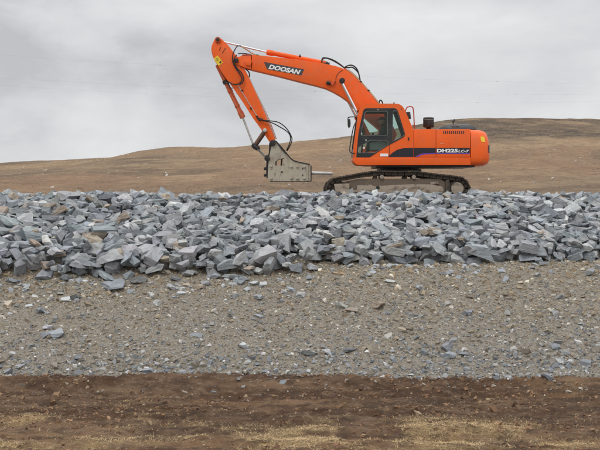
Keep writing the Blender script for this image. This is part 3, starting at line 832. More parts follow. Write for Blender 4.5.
# black and violet swoosh, printed panels proud of the doors
g = G(); g.prism([(388, 157.0), (392, 153), (397, 149.8), (403, 148.2), (409, 147.9), (413.2, 147.9), (413.2, 157.0)], YC, YC - .027, YC - .0205)
g.prism([(413.9, 147.9), (435.7, 147.9), (435.7, 152.9), (424, 153.1), (419, 154.3), (414.5, 157.0), (413.9, 157.0)], YC, YC - .006, YC + .0)
g.prism([(436.4, 147.9), (469.8, 147.9), (469.8, 152.9), (436.4, 152.9)], YC, YC - .006, YC + .0)
g.build('side_stripe', 'stripe', EX)
g = G(); g.prism([(415.5, 157.0), (419, 154.7), (424, 153.3), (435.7, 153.0), (435.7, 153.9), (425, 154.3), (420.5, 155.4), (417.6, 157.0)], YC, YC - .006, YC)
g.prism([(436.4, 153.0), (469.8, 153.0), (469.8, 153.9), (436.4, 153.9)], YC, YC - .006, YC)
g.build('violet_band', 'violet', EX)

def text(name, s, px0, px1, pyb, pyt, Yp, m, parent, shear=0., ang=0., bold=.0, squash=None, rot_origin=None, facing=None):
    cu = bpy.data.curves.new(name, 'FONT'); cu.body = s; cu.size = 1; cu.extrude = .004; cu.shear = shear; cu.offset = bold
    cu.space_character = 1.03; cu.resolution_u = 3
    to = bpy.data.objects.new(name, cu); COL.objects.link(to)
    bpy.context.view_layer.update()
    me = bpy.data.meshes.new_from_object(to.evaluated_get(bpy.context.evaluated_depsgraph_get()))
    bpy.data.objects.remove(to); bpy.data.curves.remove(cu)
    V = np.array([v.co[:] for v in me.vertices]); x0, x1 = V[:, 0].min(), V[:, 0].max(); y0, y1 = V[:, 1].min(), V[:, 1].max()
    A = at(px0, pyb, Yp); wd = (px1 - px0) * Yp / F; ht = (pyb - pyt) * Yp / F
    for v in me.vertices:
        u = (v.co.x - x0) / (x1 - x0) * wd; t = (v.co.y - y0) / (y1 - y0) * ht; d = (v.co.z)
        c, s_ = math.cos(ang), math.sin(ang)
        if facing is None: q = Vector((A.x + u * c - t * s_, Yp - .004 - d * .6, A.z + u * s_ + t * c))
        else: q = facing(u / wd, t / ht, d)
        v.co = q - (Vector(parent.location) if parent.type == 'EMPTY' else ROOT)
    me.materials.clear(); me.materials.append(M[m]); me.name = name
    o = bpy.data.objects.new(name, me); COL.objects.link(o); o.parent = parent
    return o
text('model_lettering', 'DH225', 436.9, 457.8, 152.5, 148.8, YC - .006, 'white', EX, bold=.05)
text('model_lettering', 'LC-7', 458.2, 469.0, 152.5, 149.9, YC - .006, 'white', EX, bold=.03, shear=.2)
g = G(); g.prism([(380.2, 153.6), (388, 153.6), (388, 156.4), (380.2, 156.4)], YC, YC - .032, YC - .026)
g.build('sticker', 'white', EX)

# counterweight: rounded in plan, lofted upwards
def cw_plan(inset, z):
    x0 = at(471.0, 0, YC).x; x1 = at(488.6, 0, YC + .45).x - inset; y0 = YC - .005 + inset; y1 = YF + .005 - inset; r = .34; o = []
    o.append((x0, y0))
    for a in np.linspace(-90, 0, 9): o.append((x1 - r + r * math.cos(math.radians(a)) - .05 * (a < -89) * 0, y0 + r + r * math.sin(math.radians(a))))
    for t in (.25, .5, .75): o.append((x1 + .10 * math.sin(PI * t), y0 + r + (y1 - y0 - 2 * r) * t))
    for a in np.linspace(0, 90, 9): o.append((x1 - r + r * math.cos(math.radians(a)), y1 - r + r * math.sin(math.radians(a))))
    o.append((x0, y1))
    return [Vector((a, b, z)) for a, b in o]
g = G(); rings = []
for (py, ins) in ((165.2, .14), (163.4, .05), (161.2, .015), (157, 0), (147, .0), (139, .03), (134, .07), (131.2, .13), (129.6, .24), (129.0, .42)):
    rings.append([g.bm.verts.new(p) for p in cw_plan(ins, at(0, py, YC).z)])
x0 = at(471.0, 0, YC).x
for a, b in zip(rings, rings[1:]):
    k = len(a)
    for i in range(k): g.bm.faces.new([a[i], a[(i + 1) % k], b[(i + 1) % k], b[i]])
g.bm.faces.new(rings[0][::-1]); g.bm.faces.new(rings[-1])
cw = g.build('counterweight', 'orange', EX, smooth=45)
# badge with the maker's name, wrapped round the rear corner
def corner(u, zpx, lift):
    """u 0..1 from the near corner round to the middle of the rear"""
    x1 = at(488.6, 0, YC + .45).x; y0 = YC - .005; r = .34
    a = math.radians(-38 + 60 * u)
    if a < 0: p = Vector((x1 - r + (r + lift) * math.cos(a), y0 + r + (r + lift) * math.sin(a), 0))
    else: p = Vector((x1 + lift, y0 + r + (math.degrees(a)) * .03, 0))
    p.z = at(0, zpx, YC).z; return p
g = G(); n = 12
vs = [[g.bm.verts.new(corner(i / n, z, l)) for l in (.003, .016) for z in (152.4, 145.2)] for i in range(n + 1)]
for a, b in zip(vs, vs[1:]):
    for i, j in ((0, 1), (1, 3), (3, 2), (2, 0)): g.bm.faces.new([a[i], a[j], b[j], b[i]])
g.bm.faces.new(vs[0][:2] + vs[0][:1:-1]); g.bm.faces.new(vs[-1][:2] + vs[-1][:1:-1])
bd = g.build('rear_badge', 'badge', cw)
g = G(); vs = []
x1 = at(488.6, 0, YC + .45).x
for i in range(7):
    a = math.radians(-80 + 22 * i / 6); q = []
    for py, ins in ((136.6, .052), (141.8, .022)):
        for l in (.004, .012):
            q.append(g.bm.verts.new((x1 - ins - .34 + (.34 + l) * math.cos(a), YC - .005 + ins + .34 + (.34 + l) * math.sin(a), at(0, py, YC).z)))
    vs.append(q)
for a, b in zip(vs, vs[1:]):
    for i, j in ((0, 1), (1, 3), (3, 2), (2, 0)): g.bm.faces.new([a[i], a[j], b[j], b[i]])
for q in (vs[0], vs[-1]): g.bm.faces.new([q[0], q[1], q[3], q[2]])
g.build('warning_sticker', 'yellow', cw)
text('maker_lettering', 'DOOSAN', 0, 10, 0, -1, YC, 'white', cw, bold=.03, shear=.2, facing=lambda u, t, d: corner(.06 + .88 * u, 151.5 - 5.4 * t, .017 + abs(d)))

# engine cover (dark dome) and details on the roof
g = G(); rings = []
for (py, xa, xb, ya, yb) in ((129.4, 438, 477, .45, 2.1), (127.4, 440.5, 475.5, .5, 2.0), (125, 445, 472.5, .6, 1.95), (123.6, 450, 468.5, .75, 1.8), (123.2, 454, 465, .9, 1.6)):
    rings.append([g.bm.verts.new(v) for v in (Vector((at(xa, 0, YC + .5).x, YC + ya, at(0, py, YC + .5).z)), Vector((at(xb, 0, YC + .5).x, YC + ya, at(0, py, YC + .5).z)),
        Vector((at(xb, 0, YC + .5).x, YC + yb, at(0, py, YC + .5).z)), Vector((at(xa, 0, YC + .5).x, YC + yb, at(0, py, YC + .5).z)))])
for a, b in zip(rings, rings[1:]):
    for i in range(4): g.bm.faces.new([a[i], a[(i + 1) % 4], b[(i + 1) % 4], b[i]])
g.bm.faces.new(rings[0][::-1]); g.bm.faces.new(rings[-1])
hd = g.build('engine_hood', 'black', EX, smooth=50)
for i in range(4):
    g = G(); x = 452.2 + i * 2.1; g.prism([(x, 124.5), (x + 1.1, 124.5), (x + 1.2, 126.2), (x, 126.2)], YC + .5, YC + .52, YC + .8); g.build('hood_slot', 'greyplastic', hd)
g = G(); g.tube([at(453, 123.4, YC + .9), at(454.6, 119.2, YC + .9), at(453.6, 120.6, YC + .9), at(452, 122.0, YC + .9)], .02, 8); g.build('hood_handle', 'black', hd)
g = G(); c = at(428.5, 122.5, YC + .8); s_ = (YC + .8) / F
zz = lambda py: at(0, py, YC + .8).z
g.tube([(c.x, c.y, zz(129.8)), (c.x, c.y, zz(127.2))], 2.4 * s_, 20)
g.tube([(c.x, c.y, zz(127.4)), (c.x, c.y, zz(126.6)), (c.x, c.y, zz(118.6)), (c.x, c.y, zz(117.6))], [4.9 * s_, 5.4 * s_, 5.4 * s_, 5.0 * s_], 28)
mf = g.build('air_precleaner', 'rubber', EX)
g = G(); g.tube([(c.x, c.y, zz(120.3)), (c.x, c.y, zz(119.7))], 5.55 * s_, 28); g.build('clamp_band', 'greyplastic', mf)
# rails behind the cab
Yr = YC + 1.25
g = G(); g.tube(curve([at(405, 113, Yr), at(406.5, 108, Yr), at(409, 106.7, Yr), at(412.2, 107, Yr), at(413.4, 110, Yr), at(414, 119, Yr), at(414.6, 129, Yr)]), .019, 8)
g.tube([at(412, 125, Yr), at(414.3, 125.2, Yr)], .015, 8)
g.build('handrail', 'redrail', EX)
g = G(); g.tube([at(408, 112, YC + 1.1) , at(408.4, 119, YC + 1.1)], [.07, .09], 12); g.tube([at(408.3, 119, YC + 1.1), at(408.5, 129, YC + 1.1)], .03, 8); g.build('work_lamp', 'rubber', EX)
# right-hand tank and tool box on the far side
g = G(); g.prism([(366, 157.4), (366, 146), (380, 137), (412, 137), (412, 157.4)], YC, YM + .42, YF - .02); g.build('fuel_tank', 'orange', EX, bevel=.03)

# --- cab --------------------------------------------------------------
CABF = YC + 1.0
outer = rpoly([(353.0, 157.4, .2), (353.5, 146, 3), (358.3, 111, 6), (362.0, 104.6, 4), (372, 103.6, 6), (398.8, 103.6, 4), (403.6, 107.2, 4), (413.4, 129.8, .4), (413.4, 157.4, .2)], 1)
black = rpoly([(356.2, 157.2, .4), (358.4, 133, 3), (363.4, 109.6, 3), (366, 108.3, 2), (395.0, 108.2, 2), (397.6, 110.2, 2), (405.2, 134.5, 1.5), (403.6, 137.2, 1), (388, 145.6, 1), (369.6, 157.2, .3)], 1)
win1 = rpoly([(360.8, 135.2), (365.2, 112.6), (367, 111.6), (387, 111.6), (387.2, 135.2)], 1.4)
win2 = rpoly([(358.2, 152.8), (358.6, 147.4), (370.4, 140.4), (386.4, 140.4), (388, 142), (387.6, 145.0), (374.5, 152.6)], 1.6)
win3 = rpoly([(392.4, 141.4), (393.0, 112.0), (394.6, 110.8), (396.4, 111.4), (404.2, 133.4), (403.2, 135.8)], 1.2)
def grow(pl, k):
    c = sum((Vector(p) for p in pl), Vector((0, 0))) / len(pl)
    return [tuple(c + (Vector(p) - c) * (1 + k / max((Vector(p) - c).length, .1))) for p in pl]
CAB = []
g = G(); g.prism(outer, YC, YC - .02, YC + .03, holes=[grow(w_, .35) for w_ in (win1, win2, win3)])
cab = g.build('cab', 'orange', EX, bevel=0)
# far side, roof, back, floor and pillars are walls of the same shell
g = G(); g.prism(outer, YC, CABF - .03, CABF, holes=[win1, win2, win3])
g.build('cab_side', 'orange', cab)
g = G(); g.prism(outer, YC, CABF - .045, CABF - .033, holes=[grow(w_, .2) for w_ in (win1, win2, win3)]); g.build('cab_lining', 'rubber', cab)
def strip(g, pts, th, Y0, Y1):
    """a wall following px points, th thick towards the inside (to the right of travel)"""
    for a, b in zip(pts, pts[1:]):
        A, B = Vector(a), Vector(b); d = (B - A).normalized(); n_ = Vector((-d.y, d.x)) * th
        g.prism([tuple(A), tuple(B), tuple(B + n_), tuple(A + n_)], YC, Y0, Y1)
g = G(); ya, yb = YC + .03, CABF - .03
strip(g, [(360.8, 106.6), (364, 104.4), (372, 103.8), (398.6, 103.8), (402.4, 105.9)], 2.2, ya, yb)
g.build('cab_roof', 'orange', cab, bevel=0)
g = G(); strip(g, [(411.5, 130.0), (412.4, 157.2)][::1], 2, ya, yb)
g.prism([(402.4, 105.9), (404.4, 109.6), (402.6, 110.4), (400.6, 107)], YC, ya, yb)
for (y0, y1) in ((ya, ya + .08), (yb - .08, yb)): g.prism([(404.2, 109.4), (412.6, 130.2), (410.6, 131), (402.4, 110.2)], YC, y0, y1)
g.build('cab_back', 'orange', cab)
g = G(); g.prism([(353.4, 155.0), (411, 155.0), (411, 157.3), (353.4, 157.3)], YC, ya, yb)
g.prism([(353.4, 155), (353.9, 148.5), (355.4, 148.8), (355.2, 155)], YC, ya, yb)
g.build('cab_floor', 'black', cab)
for nm, pl in (('windscreen', [(354.6, 147.8), (359.9, 109.4), (360.5, 109.5), (355.2, 147.9)]), ('rear_window', [(404.6, 111), (411.6, 129.4), (411.2, 129.6), (404.2, 111.2)])):
    g = G(); g.prism(pl, YC, ya + .08, yb - .08); g.build(nm, 'glass', cab)
g = G(); g.prism(black, YC, YC - .032, YC - .0201, holes=[win1, win2, win3])
dr = g.build('cab_door', 'black', EX, bevel=0)
for w_ in (win1, win2, win3):
    g = G(); g.prism(grow(w_, .3), YC, YC - .012, YC - .004); g.build('pane', 'glass', cab)
for w_ in (win1, win2, win3):
    g = G(); g.prism(grow(w_, -.05), YC, CABF - .018, CABF - .012); g.build('pane', 'glass', cab)
for w_ in (win1, win2, win3):                       # pale rubber seals round each pane
    g = G(); g.prism(grow(w_, .45), YC, YC - .036, YC - .033, holes=[grow(w_, .05)]); g.build('window_seal', 'greyplastic', dr)
g = G(); g.tube([at(366, 139.2, YC - .05), at(366, 141.2, YC - .05)], .02, 8); g.build('door_handle', 'steel', dr)
g = G(); g.prism([(362.8, 147.2), (364.8, 147.2), (364.8, 148.6), (362.8, 148.6)], YC, YC - .018, YC - .013); g.build('sticker', 'white', cab)
g = G(); g.cyl(377.8, 109.8, YC, YC - .05, YC - .03, .6, 10); g.build('door_stud', 'steel', dr)
g = G(); g.prism([(388.9, 145.6), (389.4, 145.6), (389.4, 157), (388.9, 157)], YC, YC - .024, YC - .018); g.build('door_seam', 'black', cab)
g = G(); g.cyl(401.3, 109.0, YC, YC - .03, YC - .018, .5, 10); g.cyl(408.4, 138, YC, YC - .04, YC - .018, .75, 12); g.prism([(407.8, 138.4), (409, 138.4), (409, 140.4), (407.8, 140.4)], YC, YC - .036, YC - .018)
g.build('lock', 'greasy', cab)
g = G(); g.tube([at(394, 103.8, YC + .3), at(394, 102.3, YC + .3)], .02, 8); g.build('roof_aerial', 'greasy', cab)
# inside: seat, console, levers
g = G()
g.prism(rpoly([(376.5, 148), (389.5, 148), (389.5, 144), (377, 144)], .8), YC, YC + .3, YC + .78)
g.prism(rpoly([(385.2, 144), (389, 144), (391.6, 121), (388.6, 120)], .8), YC, YC + .32, YC + .76)
g.prism(rpoly([(388, 120), (391, 120), (391, 113.6), (388.6, 113.8)], .8), YC, YC + .42, YC + .66)
g.prism([(379, 155), (388, 155), (387, 148), (380, 148)], YC, YC + .4, YC + .7)
st = g.build('driver_seat', 'seatcloth', EX, bevel=.02)
for dy in (.2, .82):
    g = G(); g.prism([(370, 150), (370, 142.5), (380, 140.5), (388, 141), (388, 150)], YC, YC + dy - .07, YC + dy + .07); cn = g.build('console', 'greyplastic', EX, bevel=.02)
    g = G(); g.tube([at(374, 142, YC + dy) , at(373, 135, YC + dy)], .018, 8); g.tube([at(373, 135.2, YC + dy), at(372.7, 133, YC + dy)], .034, 10); g.build('joystick', 'rubber', cn)
g = G(); g.tube([at(361.5, 154, YC + .86), at(363, 140, YC + .86), at(364, 131, YC + .86)], .03, 8); g.prism([(361.5, 131), (365.5, 131), (365.0, 123.5), (362.8, 123.5)], YC, YC + .8, YC + .86)
g.build('display_panel', 'rubber', EX)

# mirror and front grab rail
Ym = YC - .12
g = G(); g.tube(curve([at(357, 118, YC), at(354, 116.9, Ym), at(349, 117.2, Ym), at(348, 118.5, Ym), at(348.1, 122, Ym)], 4), .016, 8)
ma = g.build('mirror_arm', 'rubber', EX)
g = G(); g.prism(rpoly([(347.4, 120.6), (348.6, 119.2), (350.0, 119.6), (350.4, 124), (350, 127.4), (348.4, 128.2), (347.6, 126)], .6), YC, Ym - .09, Ym + .09); g.build('mirror', 'rubber', EX, bevel=.012)
g = G(); g.tube(curve([at(356.4, 121, YC), at(353.6, 127, Ym), at(351.5, 137, Ym), at(349.8, 148, Ym), at(350, 151.4, Ym), at(352, 153.2, Ym), at(355, 153.2, YC)], 5), .017, 8)
g.build('grab_rail', 'black', EX)

# --- boom ----------------------------------------------------------------
YB0, YB1 = YM - .24, YM + .24
boom = [(251, 54.6), (300, 59.6), (322.5, 63.2), (336, 66.0), (345, 69.2), (352, 74.0), (360, 81.6), (370, 93.2), (380, 106.4), (390, 120), (397, 134), (394, 142), (386, 144), (378, 139),
        (379, 129.5), (366, 118.4), (357.5, 111.6), (352.5, 105.6), (347, 100.2), (341, 96.0), (333, 91.4), (326, 88.2), (316, 85.4), (300, 81.5), (275, 75.0), (251, 69.4)]
g = G(); g.prism(boom, YB0, YB0, YB1)
bo = g.build('boom', 'orange', EX, bevel=.012)
for y0, y1 in ((YB1 - .07, YB1), (YB0 + .0, YB0 + .07)):
    g = G(); g.prism(rpoly([(252, 54.8, .1), (243, 54.6, 2), (240, 56.6, 1.5), (234.5, 57, 2), (232.8, 60, 2), (234, 63.4, 2), (240, 65.6, 2), (246, 67.8, 2), (252, 69.5, .1)], 1), YB0, y0, y1)
    if y0 > YM: g.build('boom_fork', 'orange', bo, bevel=.01)
g.prism([(244.5, 61.5), (249, 59.8), (252, 61), (251, 65.8), (246, 65.4)], YB0, YB0 - .05, YB0)
g.build('boom_fork', 'orange', bo, bevel=.01)
g = G(); g.prism([(242, 54.4), (251.5, 54.2), (251.5, 55.4), (242, 55.4)], YB0, YB0 - .01, YB1 + .01); g.prism([(344, 67.2), (350, 70.4), (359, 78.6), (358.4, 79.4), (349.4, 71.4), (344, 68.4)], YB0, YM - .1, YM + .1)
g.build('boom_top_plate', 'redrail', bo)
g = G(); g.prism(rpoly([(264.0, 61.9), (304.2, 69.3), (301.4, 75.4), (267.0, 69.3)], .8), YB0, YB0 - .006, YB0 + .0); bdg = g.build('name_badge', 'badge', bo)
text('maker_lettering', 'DOOSAN', 268.3, 300.6, 69.0, 64.2, YB0 - .005, 'white', bo, shear=.28, bold=.045, ang=-math.atan2(6.0, 33))
# pins on the boom
g = G(); g.cyl(341.6, 82.0, YB0, YB0 - .42, YB1 + .42, 1.7, 20); g.cyl(341.6, 82.0, YB0, YB0 - .45, YB0 - .30, 2.8, 20); g.build('cylinder_pin', 'greasy', bo, bevel=.01)
g = G(); g.tube([at(326.4, 82.6, YB0 - .05), at(330.2, 82.9, YB0 - .05)], [.055, .07], 12); g.build('boom_lamp', 'greasy', bo)
g = G(); g.tube(curve([at(330.5, 83.2, YB0 - .04), at(333, 84.8, YB0 - .06), at(334, 82, YB0 - .05), at(335.2, 80.6, YB0 - .04), at(334.5, 83, YB0 - .03)], 4), .02, 8); g.build('lamp_cable', 'orange_dark', bo)
g = G(); g.tube(curve([at(335.6, 81, YB0 - .01), at(336.5, 76, YB0 - .012), at(339, 72.4, YB0 - .012), at(343, 69.6, YB0 - .012)], 5), .007, 6); g.build('cable', 'rubber', bo)
# boom lift cylinders, one on each side
for y in (YB0 - .36, YB1 + .20):
    yy = y + .08
    A, B = at(341.6, 82, YB0 - .3), at(357.6, 113.6, YB0 - .3); C_ = at(371, 140, YB0 - .3)
    for p in (A, B, C_): p.y = yy
    D = A.lerp(C_, .60)
    g = G(); g.tube([D, C_], .07, 18); g.tube([D + (D - C_).normalized() * .08, D], .078, 18); bc = g.build('boom_cylinder', 'orange', EX)
    g = G(); g.tube([A, D], .045, 14); g.build('piston_rod', 'chrome', bc)
# --- arm (stick) -------------------------------------------------------------
YA0, YA1 = YM - .17, YM + .17
g = G(); g.prism(rpoly([(214.8, 38.6, 1.5), (218, 36.8, 2), (221.6, 38.8, 2), (229, 46.2, .1), (233.6, 52.4, 3), (240, 60, 3), (247, 73.5, 2), (256, 93, .1), (265.5, 114.8, .1), (275.2, 139.6, 1), (272, 142.6, 1.5), (268.8, 141.2, 1), (263, 131.8, 1), (253, 118.2, .1), (242, 101, .1), (230.4, 84.2, .1), (222, 71, .1), (214.4, 60.5, 2), (211.4, 52.5, 3), (211.2, 46.6, 3)], 1), YA0, YA0, YA1)
ar = g.build('arm', 'orange', EX, bevel=.012)
g = G()
for y0, y1 in ((YA0 - .03, YA0), (YA1, YA1 + .03)):
    g.prism(rpoly([(213.4, 42.5, 2), (221, 42.6, 1), (232, 52.8, 3), (237.2, 60, 3), (240.5, 68, 2), (242.6, 77, 2), (241, 82, 2.5), (235, 84.6, 3), (228.6, 82.4, 3), (221, 71, 2), (215, 60, 2), (212.2, 53, 3), (212.0, 47, 2)], 1), YA0, y0, y1)
g.build('side_reinforcement', 'orange', ar, bevel=.01)
g = G(); g.cyl(217.9, 40.0, YA0, YA0 - .1, YA1 + .1, 2.9, 22); g.build('pin_boss', 'orange_dark', ar, bevel=.012)
g = G(); g.cyl(218.0, 40.0, YA0, YA0 - .13, YA1 + .13, 1.7, 18); g.build('pin', 'greasy', ar, bevel=.01)
g = G(); g.cyl(236.4, 60.6, YB0, YB0 - .06, YB1 + .06, 2.3, 20); g.build('pin', 'greasy', ar, bevel=.01)
g = G(); c0 = [(219.2, 50.6), (220.8, 47.2)]; g.tube([at(*c0[0], YA0 - .032), at(*c0[1], YA0 - .032)], .012, 6); g.tube([at(222.2, 53.4, YA0 - .032), at(225.5, 48, YA0 - .032)], .010, 6); g.build('scratch', 'greasy', ar)
# yellow sticker with a black mark
g = G(); g.prism([(213.6, 58.8), (217.8, 55.6), (223.0, 62.8), (218.8, 66.0)], YA0, YA0 - .038, YA0 - .031); yl = g.build('warning_sticker', 'yellow', ar)
g = G(); g.prism([(219.2, 62.2), (221.2, 60.8), (221.5, 63.0), (220.4, 63.8)], YA0, YA0 - .041, YA0 - .0385)
for k in range(3): g.prism([(215.4 + k * .7, 59.3 + k * .95), (217.6 + k * .7, 57.6 + k * .95), (217.8 + k * .7, 57.95 + k * .95), (215.6 + k * .7, 59.65 + k * .95)], YA0, YA0 - .041, YA0 - .0385)
g.build('sticker_print', 'rubber', yl)
# arm cylinder on top of the boom
A, B, C_ = at(218.0, 40.2, YM - .1), at(266.4, 51.6, YM - .1), at(326, 63.0, YM - .1)
for p in (A, B, C_): p.y = YM
g = G(); d = (C_ - B).normalized(); g.tube([B, B + d * .03, B + d * .2, B + d * .24, C_ - d * .05, C_], [.07, .095, .095, .078, .078, .07], 20)
ac = g.build('arm_cylinder', 'orange', EX, smooth=40)
g = G(); g.tube([A, B], .03, 14); g.build('piston_rod', 'chrome', ac)
g = G(); c = B + d * 1.1; g.tube([c + Vector((0, -.085, .05)), c + Vector((0, -.02, .1))], .03, 8); g.build('fitting', 'greasy', ac)
g = G(); g.tube([C_ - d * .12, C_ + d * .06], .062, 12); g.box(C_ + Vector((-.1, -.1, -.12)), C_ + Vector((.12, .1, .02))); g.build('cylinder_clevis', 'greasy', ac, bevel=.01)
# bucket cylinder along the front of the arm
A, B, C_ = at(217.2, 64.5, YM - .1), at(242.8, 117.6, YM - .1), at(253.4, 145.4, YM - .1)
for p in (A, B, C_): p.y = YM
d = (B - A).normalized()
for yy in (-.26, .26): A2 = 0
g = G(); g.tube([A, A + d * .35, B - d * .24, B - d * .2, B], [.075, .075, .075, .095, .09], 18); bc = g.build('bucket_cylinder', 'orange_dark', EX, smooth=40)
c = A.lerp(B, .34); g = G(); g.tube([c - d * .09, c + d * .02], .1, 16); g.tube([c + Vector((0, -.1, 0)), c + Vector((.1, -.14, -.03))], .03, 8); g.build('clamp', 'greasy', bc)
g = G(); c2 = B - d * .62; g.tube(curve([c + Vector((.02, -.1, -.03)), c.lerp(B, .35) + Vector((.06, -.1, -.02)), B - d * .45 + Vector((.07, -.09, 0)), B - d * .2 + Vector((.03, -.1, 0))], 4), .017, 8)
for t in (.5, .78): q = A.lerp(B, t); g.tube([q - d * .03, q + d * .03], .087, 14)
g.build('feed_pipe', 'orange_dark', bc)
g = G(); g.tube([B, C_], .032, 12); g.build('piston_rod', 'steel', bc)
# links
for dy in (.26, -.26):
    A2, B2 = at(265, 130.6, YA0), at(254.2, 146.2, YA0); A2.y = B2.y = YM + dy
    g = G(); g.tube([A2, B2], .06, 12); lk = g.build('side_link', 'rust', EX)
for (x, y, r, l) in ((265, 130.4, 1.9, .34), ):
    g = G(); g.cyl(x, y, YA0, YM - l, YM + l, r, 16); g.build('pin', 'steel', lk, bevel=.01)
g = G(); g.cyl(254, 146.0, YA0, YM - .33, YM + .33, 2.5, 16); g.cyl(257.4, 148.0, YA0, YM - .12, YM + .12, 2.4, 16); g.tube([at(254, 146, YA0 - .1), at(257.6, 148.6, YA0 - .1)], .08, 10); g.build('link_pin', 'greasy', EX, bevel=.01)
g = G()
for dy in (-.1, .1):
    A2, B2 = at(255.5, 147, YA0), at(266.8, 158.2, YA0); A2.y = B2.y = YM + dy; g.tube([A2, B2], .035, 10)
g.build('push_link', 'greyplastic', EX)
# --- hydraulic breaker -----------------------------------------------------------
YH0, YH1 = YM - .27, YM + .27
plate = rpoly([(271.4, 146.4, .5), (275.4, 141.2, 2), (279.0, 144.6, 1), (284, 150.4, .1), (289.5, 157.0, 2), (293.5, 160.4, 2), (299, 162.2, 1), (308.4, 163.6, .5), (310.6, 165.2, .5), (310.6, 181.2, .5), (270.4, 181.2, 1), (267.6, 178.6, 1), (268.6, 160, .5)], 1)
hole = rpoly([(275.4, 165.6), (275.4, 161.6), (278.4, 159.4), (284.2, 157.9), (282.6, 165.8)], .4)
g = G()
for y0, y1 in ((YH0, YH0 + .05), (YH1 - .05, YH1)): g.prism(plate, YH0, y0, y1, holes=[hole])
hm = g.build('breaker', 'beige', EX)
g = G(); strip_pts = [(277.6, 143.0), (283.4, 150.0), (289, 156.8), (293.2, 160.6), (299, 162.6), (308.4, 164.2)]
for a, b in zip(strip_pts, strip_pts[1:]):
    g.prism([a, b, (b[0] - .25, b[1] + 1.0), (a[0] - .5, a[1] + 1.0)], YH0, YH0 + .05, YH1 - .05)
g.prism([(270, 179.9), (310, 179.9), (310, 180.9), (270, 180.9)], YH0, YH0 + .05, YH1 - .05)
g.prism([(308.6, 165.4), (310.2, 165.4), (310.2, 179.8), (308.6, 179.8)], YH0, YH0 + .05, YH1 - .05)
g.build('housing_wall', 'track', hm)
g = G(); g.tube(curve([at(277.2, 142.2, YH0 - .01), at(283.8, 149.8, YH0 - .01), at(290, 157.4, YH0 - .01), at(294, 160.5, YH0 - .01), at(301, 162.5, YH0 - .01), at(309.8, 164.3, YH0 - .01)], 4), .018, 6)
g.tube([at(311, 165.5, YH0 + .02), at(311, 181.5, YH0 + .02)], .022, 6); g.tube([at(270, 181.5, YH0 + .02), at(311, 181.6, YH0 + .02)], .016, 6)
g.build('edge_bead', 'rubber', hm)
g = G(); g.tube([at(286, 172.8, YM), at(306, 172.8, YM)], .19, 18)
g.prism([(281.0, 158.4), (282.4, 158.4), (281.8, 166), (280.4, 166)], YH0, YM - .1, YM + .1); g.prism([(274.9, 160), (276.6, 160), (276.2, 166), (274.9, 166)], YH0, YM - .1, YM + .1)
g.prism([(272, 167), (286, 167), (286, 179), (272, 179)], YH0, YM - .17, YM + .17)
g.build('hammer_body', 'greasy', hm)
for (x, y) in ((271.2, 166.4), (271.2, 178.6), (291.5, 166.6), (297.4, 166.6), (304.4, 166.6), (291.5, 178.4), (297.4, 178.4), (304.2, 178.4)):
    g = G(); g.cyl(x, y, YH0, YH0 - .05, YH0 + .002, 1.15, 6); g.cyl(x, y, YH0, YH0 - .015, YH0 + .001, 1.5, 16); g.build('bolt', 'beige', hm, bevel=.005)
g = G(); g.cyl(281.9, 172, YH0, YH0 - .004, YH0 + .03, 1.0, 14)
g.prism([(302.2, 168), (303.3, 168), (303.3, 169.6), (302.2, 169.6)], YH0, YH0 - .004, YH0 + .02); g.prism([(302.2, 174.4), (303.3, 174.4), (303.3, 176.2), (302.2, 176.2)], YH0, YH0 - .004, YH0 + .02)
g.build('plate_hole', 'rubber', hm)
g = G()
for y0 in (YH0 - .03, YH1 - .02):
    g.prism([(306.8, 165.2), (308.0, 165.2), (308.0, 180.6), (306.8, 180.6)], YH0, y0, y0 + .05)
g.build('end_rib', 'beige', hm)
g = G(); g.prism(rpoly([(269, 143), (273, 139.6), (276.6, 140.6), (276.6, 144), (272.6, 147), (271.8, 154), (270.2, 160), (269.4, 178), (266.4, 178.4), (265.8, 168), (266.4, 160.6), (264.2, 158.6), (265.4, 155.4), (268.6, 154)], .6), YH0, YM - .2, YM + .2)
g.cyl(272.6, 143.0, YH0, YM - .34, YM + .34, 3.0, 20); g.cyl(267.2, 158.4, YH0, YM - .34, YM + .34, 2.8, 20)
for y in (168.6, 175.2): g.tube([at(263.9, y, YM), at(266.4, y, YM)], .05, 8)
g.build('mounting_bracket', 'greasy', hm, bevel=.012)
g = G(); tip = [at(310.8, 173, YM), at(314, 173.05, YM), at(331.2, 173.6, YM), at(332.5, 173.6, YM)]
g.tube(tip, [.062, .056, .056, .044], 20); g.tube([at(310.6, 173, YM), at(312.2, 173, YM)], .075, 18); g.build('chisel', 'steel', hm)
# --- hoses and pipes ------------------------------------------------------------------
def hose(name, pts, r, m, parent=EX, n=6):
    g = G(); g.tube(curve([at(*p) for p in pts], n), r, 8); return g.build(name, m, parent, smooth=60)
ya_ = YA0 - .05
hose('hose', [(258.6, 118.4, ya_), (264, 120.2, YA0 - .12), (270, 120.8, YA0 - .15), (279, 122.6, YA0 - .15), (287, 129, YA0 - .12), (291.8, 138, YA0 - .1), (290.6, 144.5, YA0 - .06), (287, 151, YM - .12)], .017, 'rubber')
hose('hose', [(257.4, 117.2, ya_ - .02), (263, 120.6, YA0 - .07), (271, 122.4, YA0 - .06), (280, 127, YA0 - .05), (287.6, 132, YA0 - .05), (290.4, 137, YM - .16), (289.4, 144, YM - .1), (286.4, 150.4, YM - .05)], .017, 'rubber')
hose('hose', [(262, 118.6, YA0 - .06), (259.6, 120.2, YA0 - .1), (257.2, 118, YA0 - .1)], .026, 'greasy')
hose('hose', [(276, 141, YH0 - .02), (280, 146.6, YH0 - .03), (286, 153.6, YH0 - .03)], .018, 'greasy')
hose('steel_pipe', [(238.0, 85.4, YA0 - .02), (246, 98.6, YA0 - .02), (257.6, 117, YA0 - .02)], .013, 'palepipe')
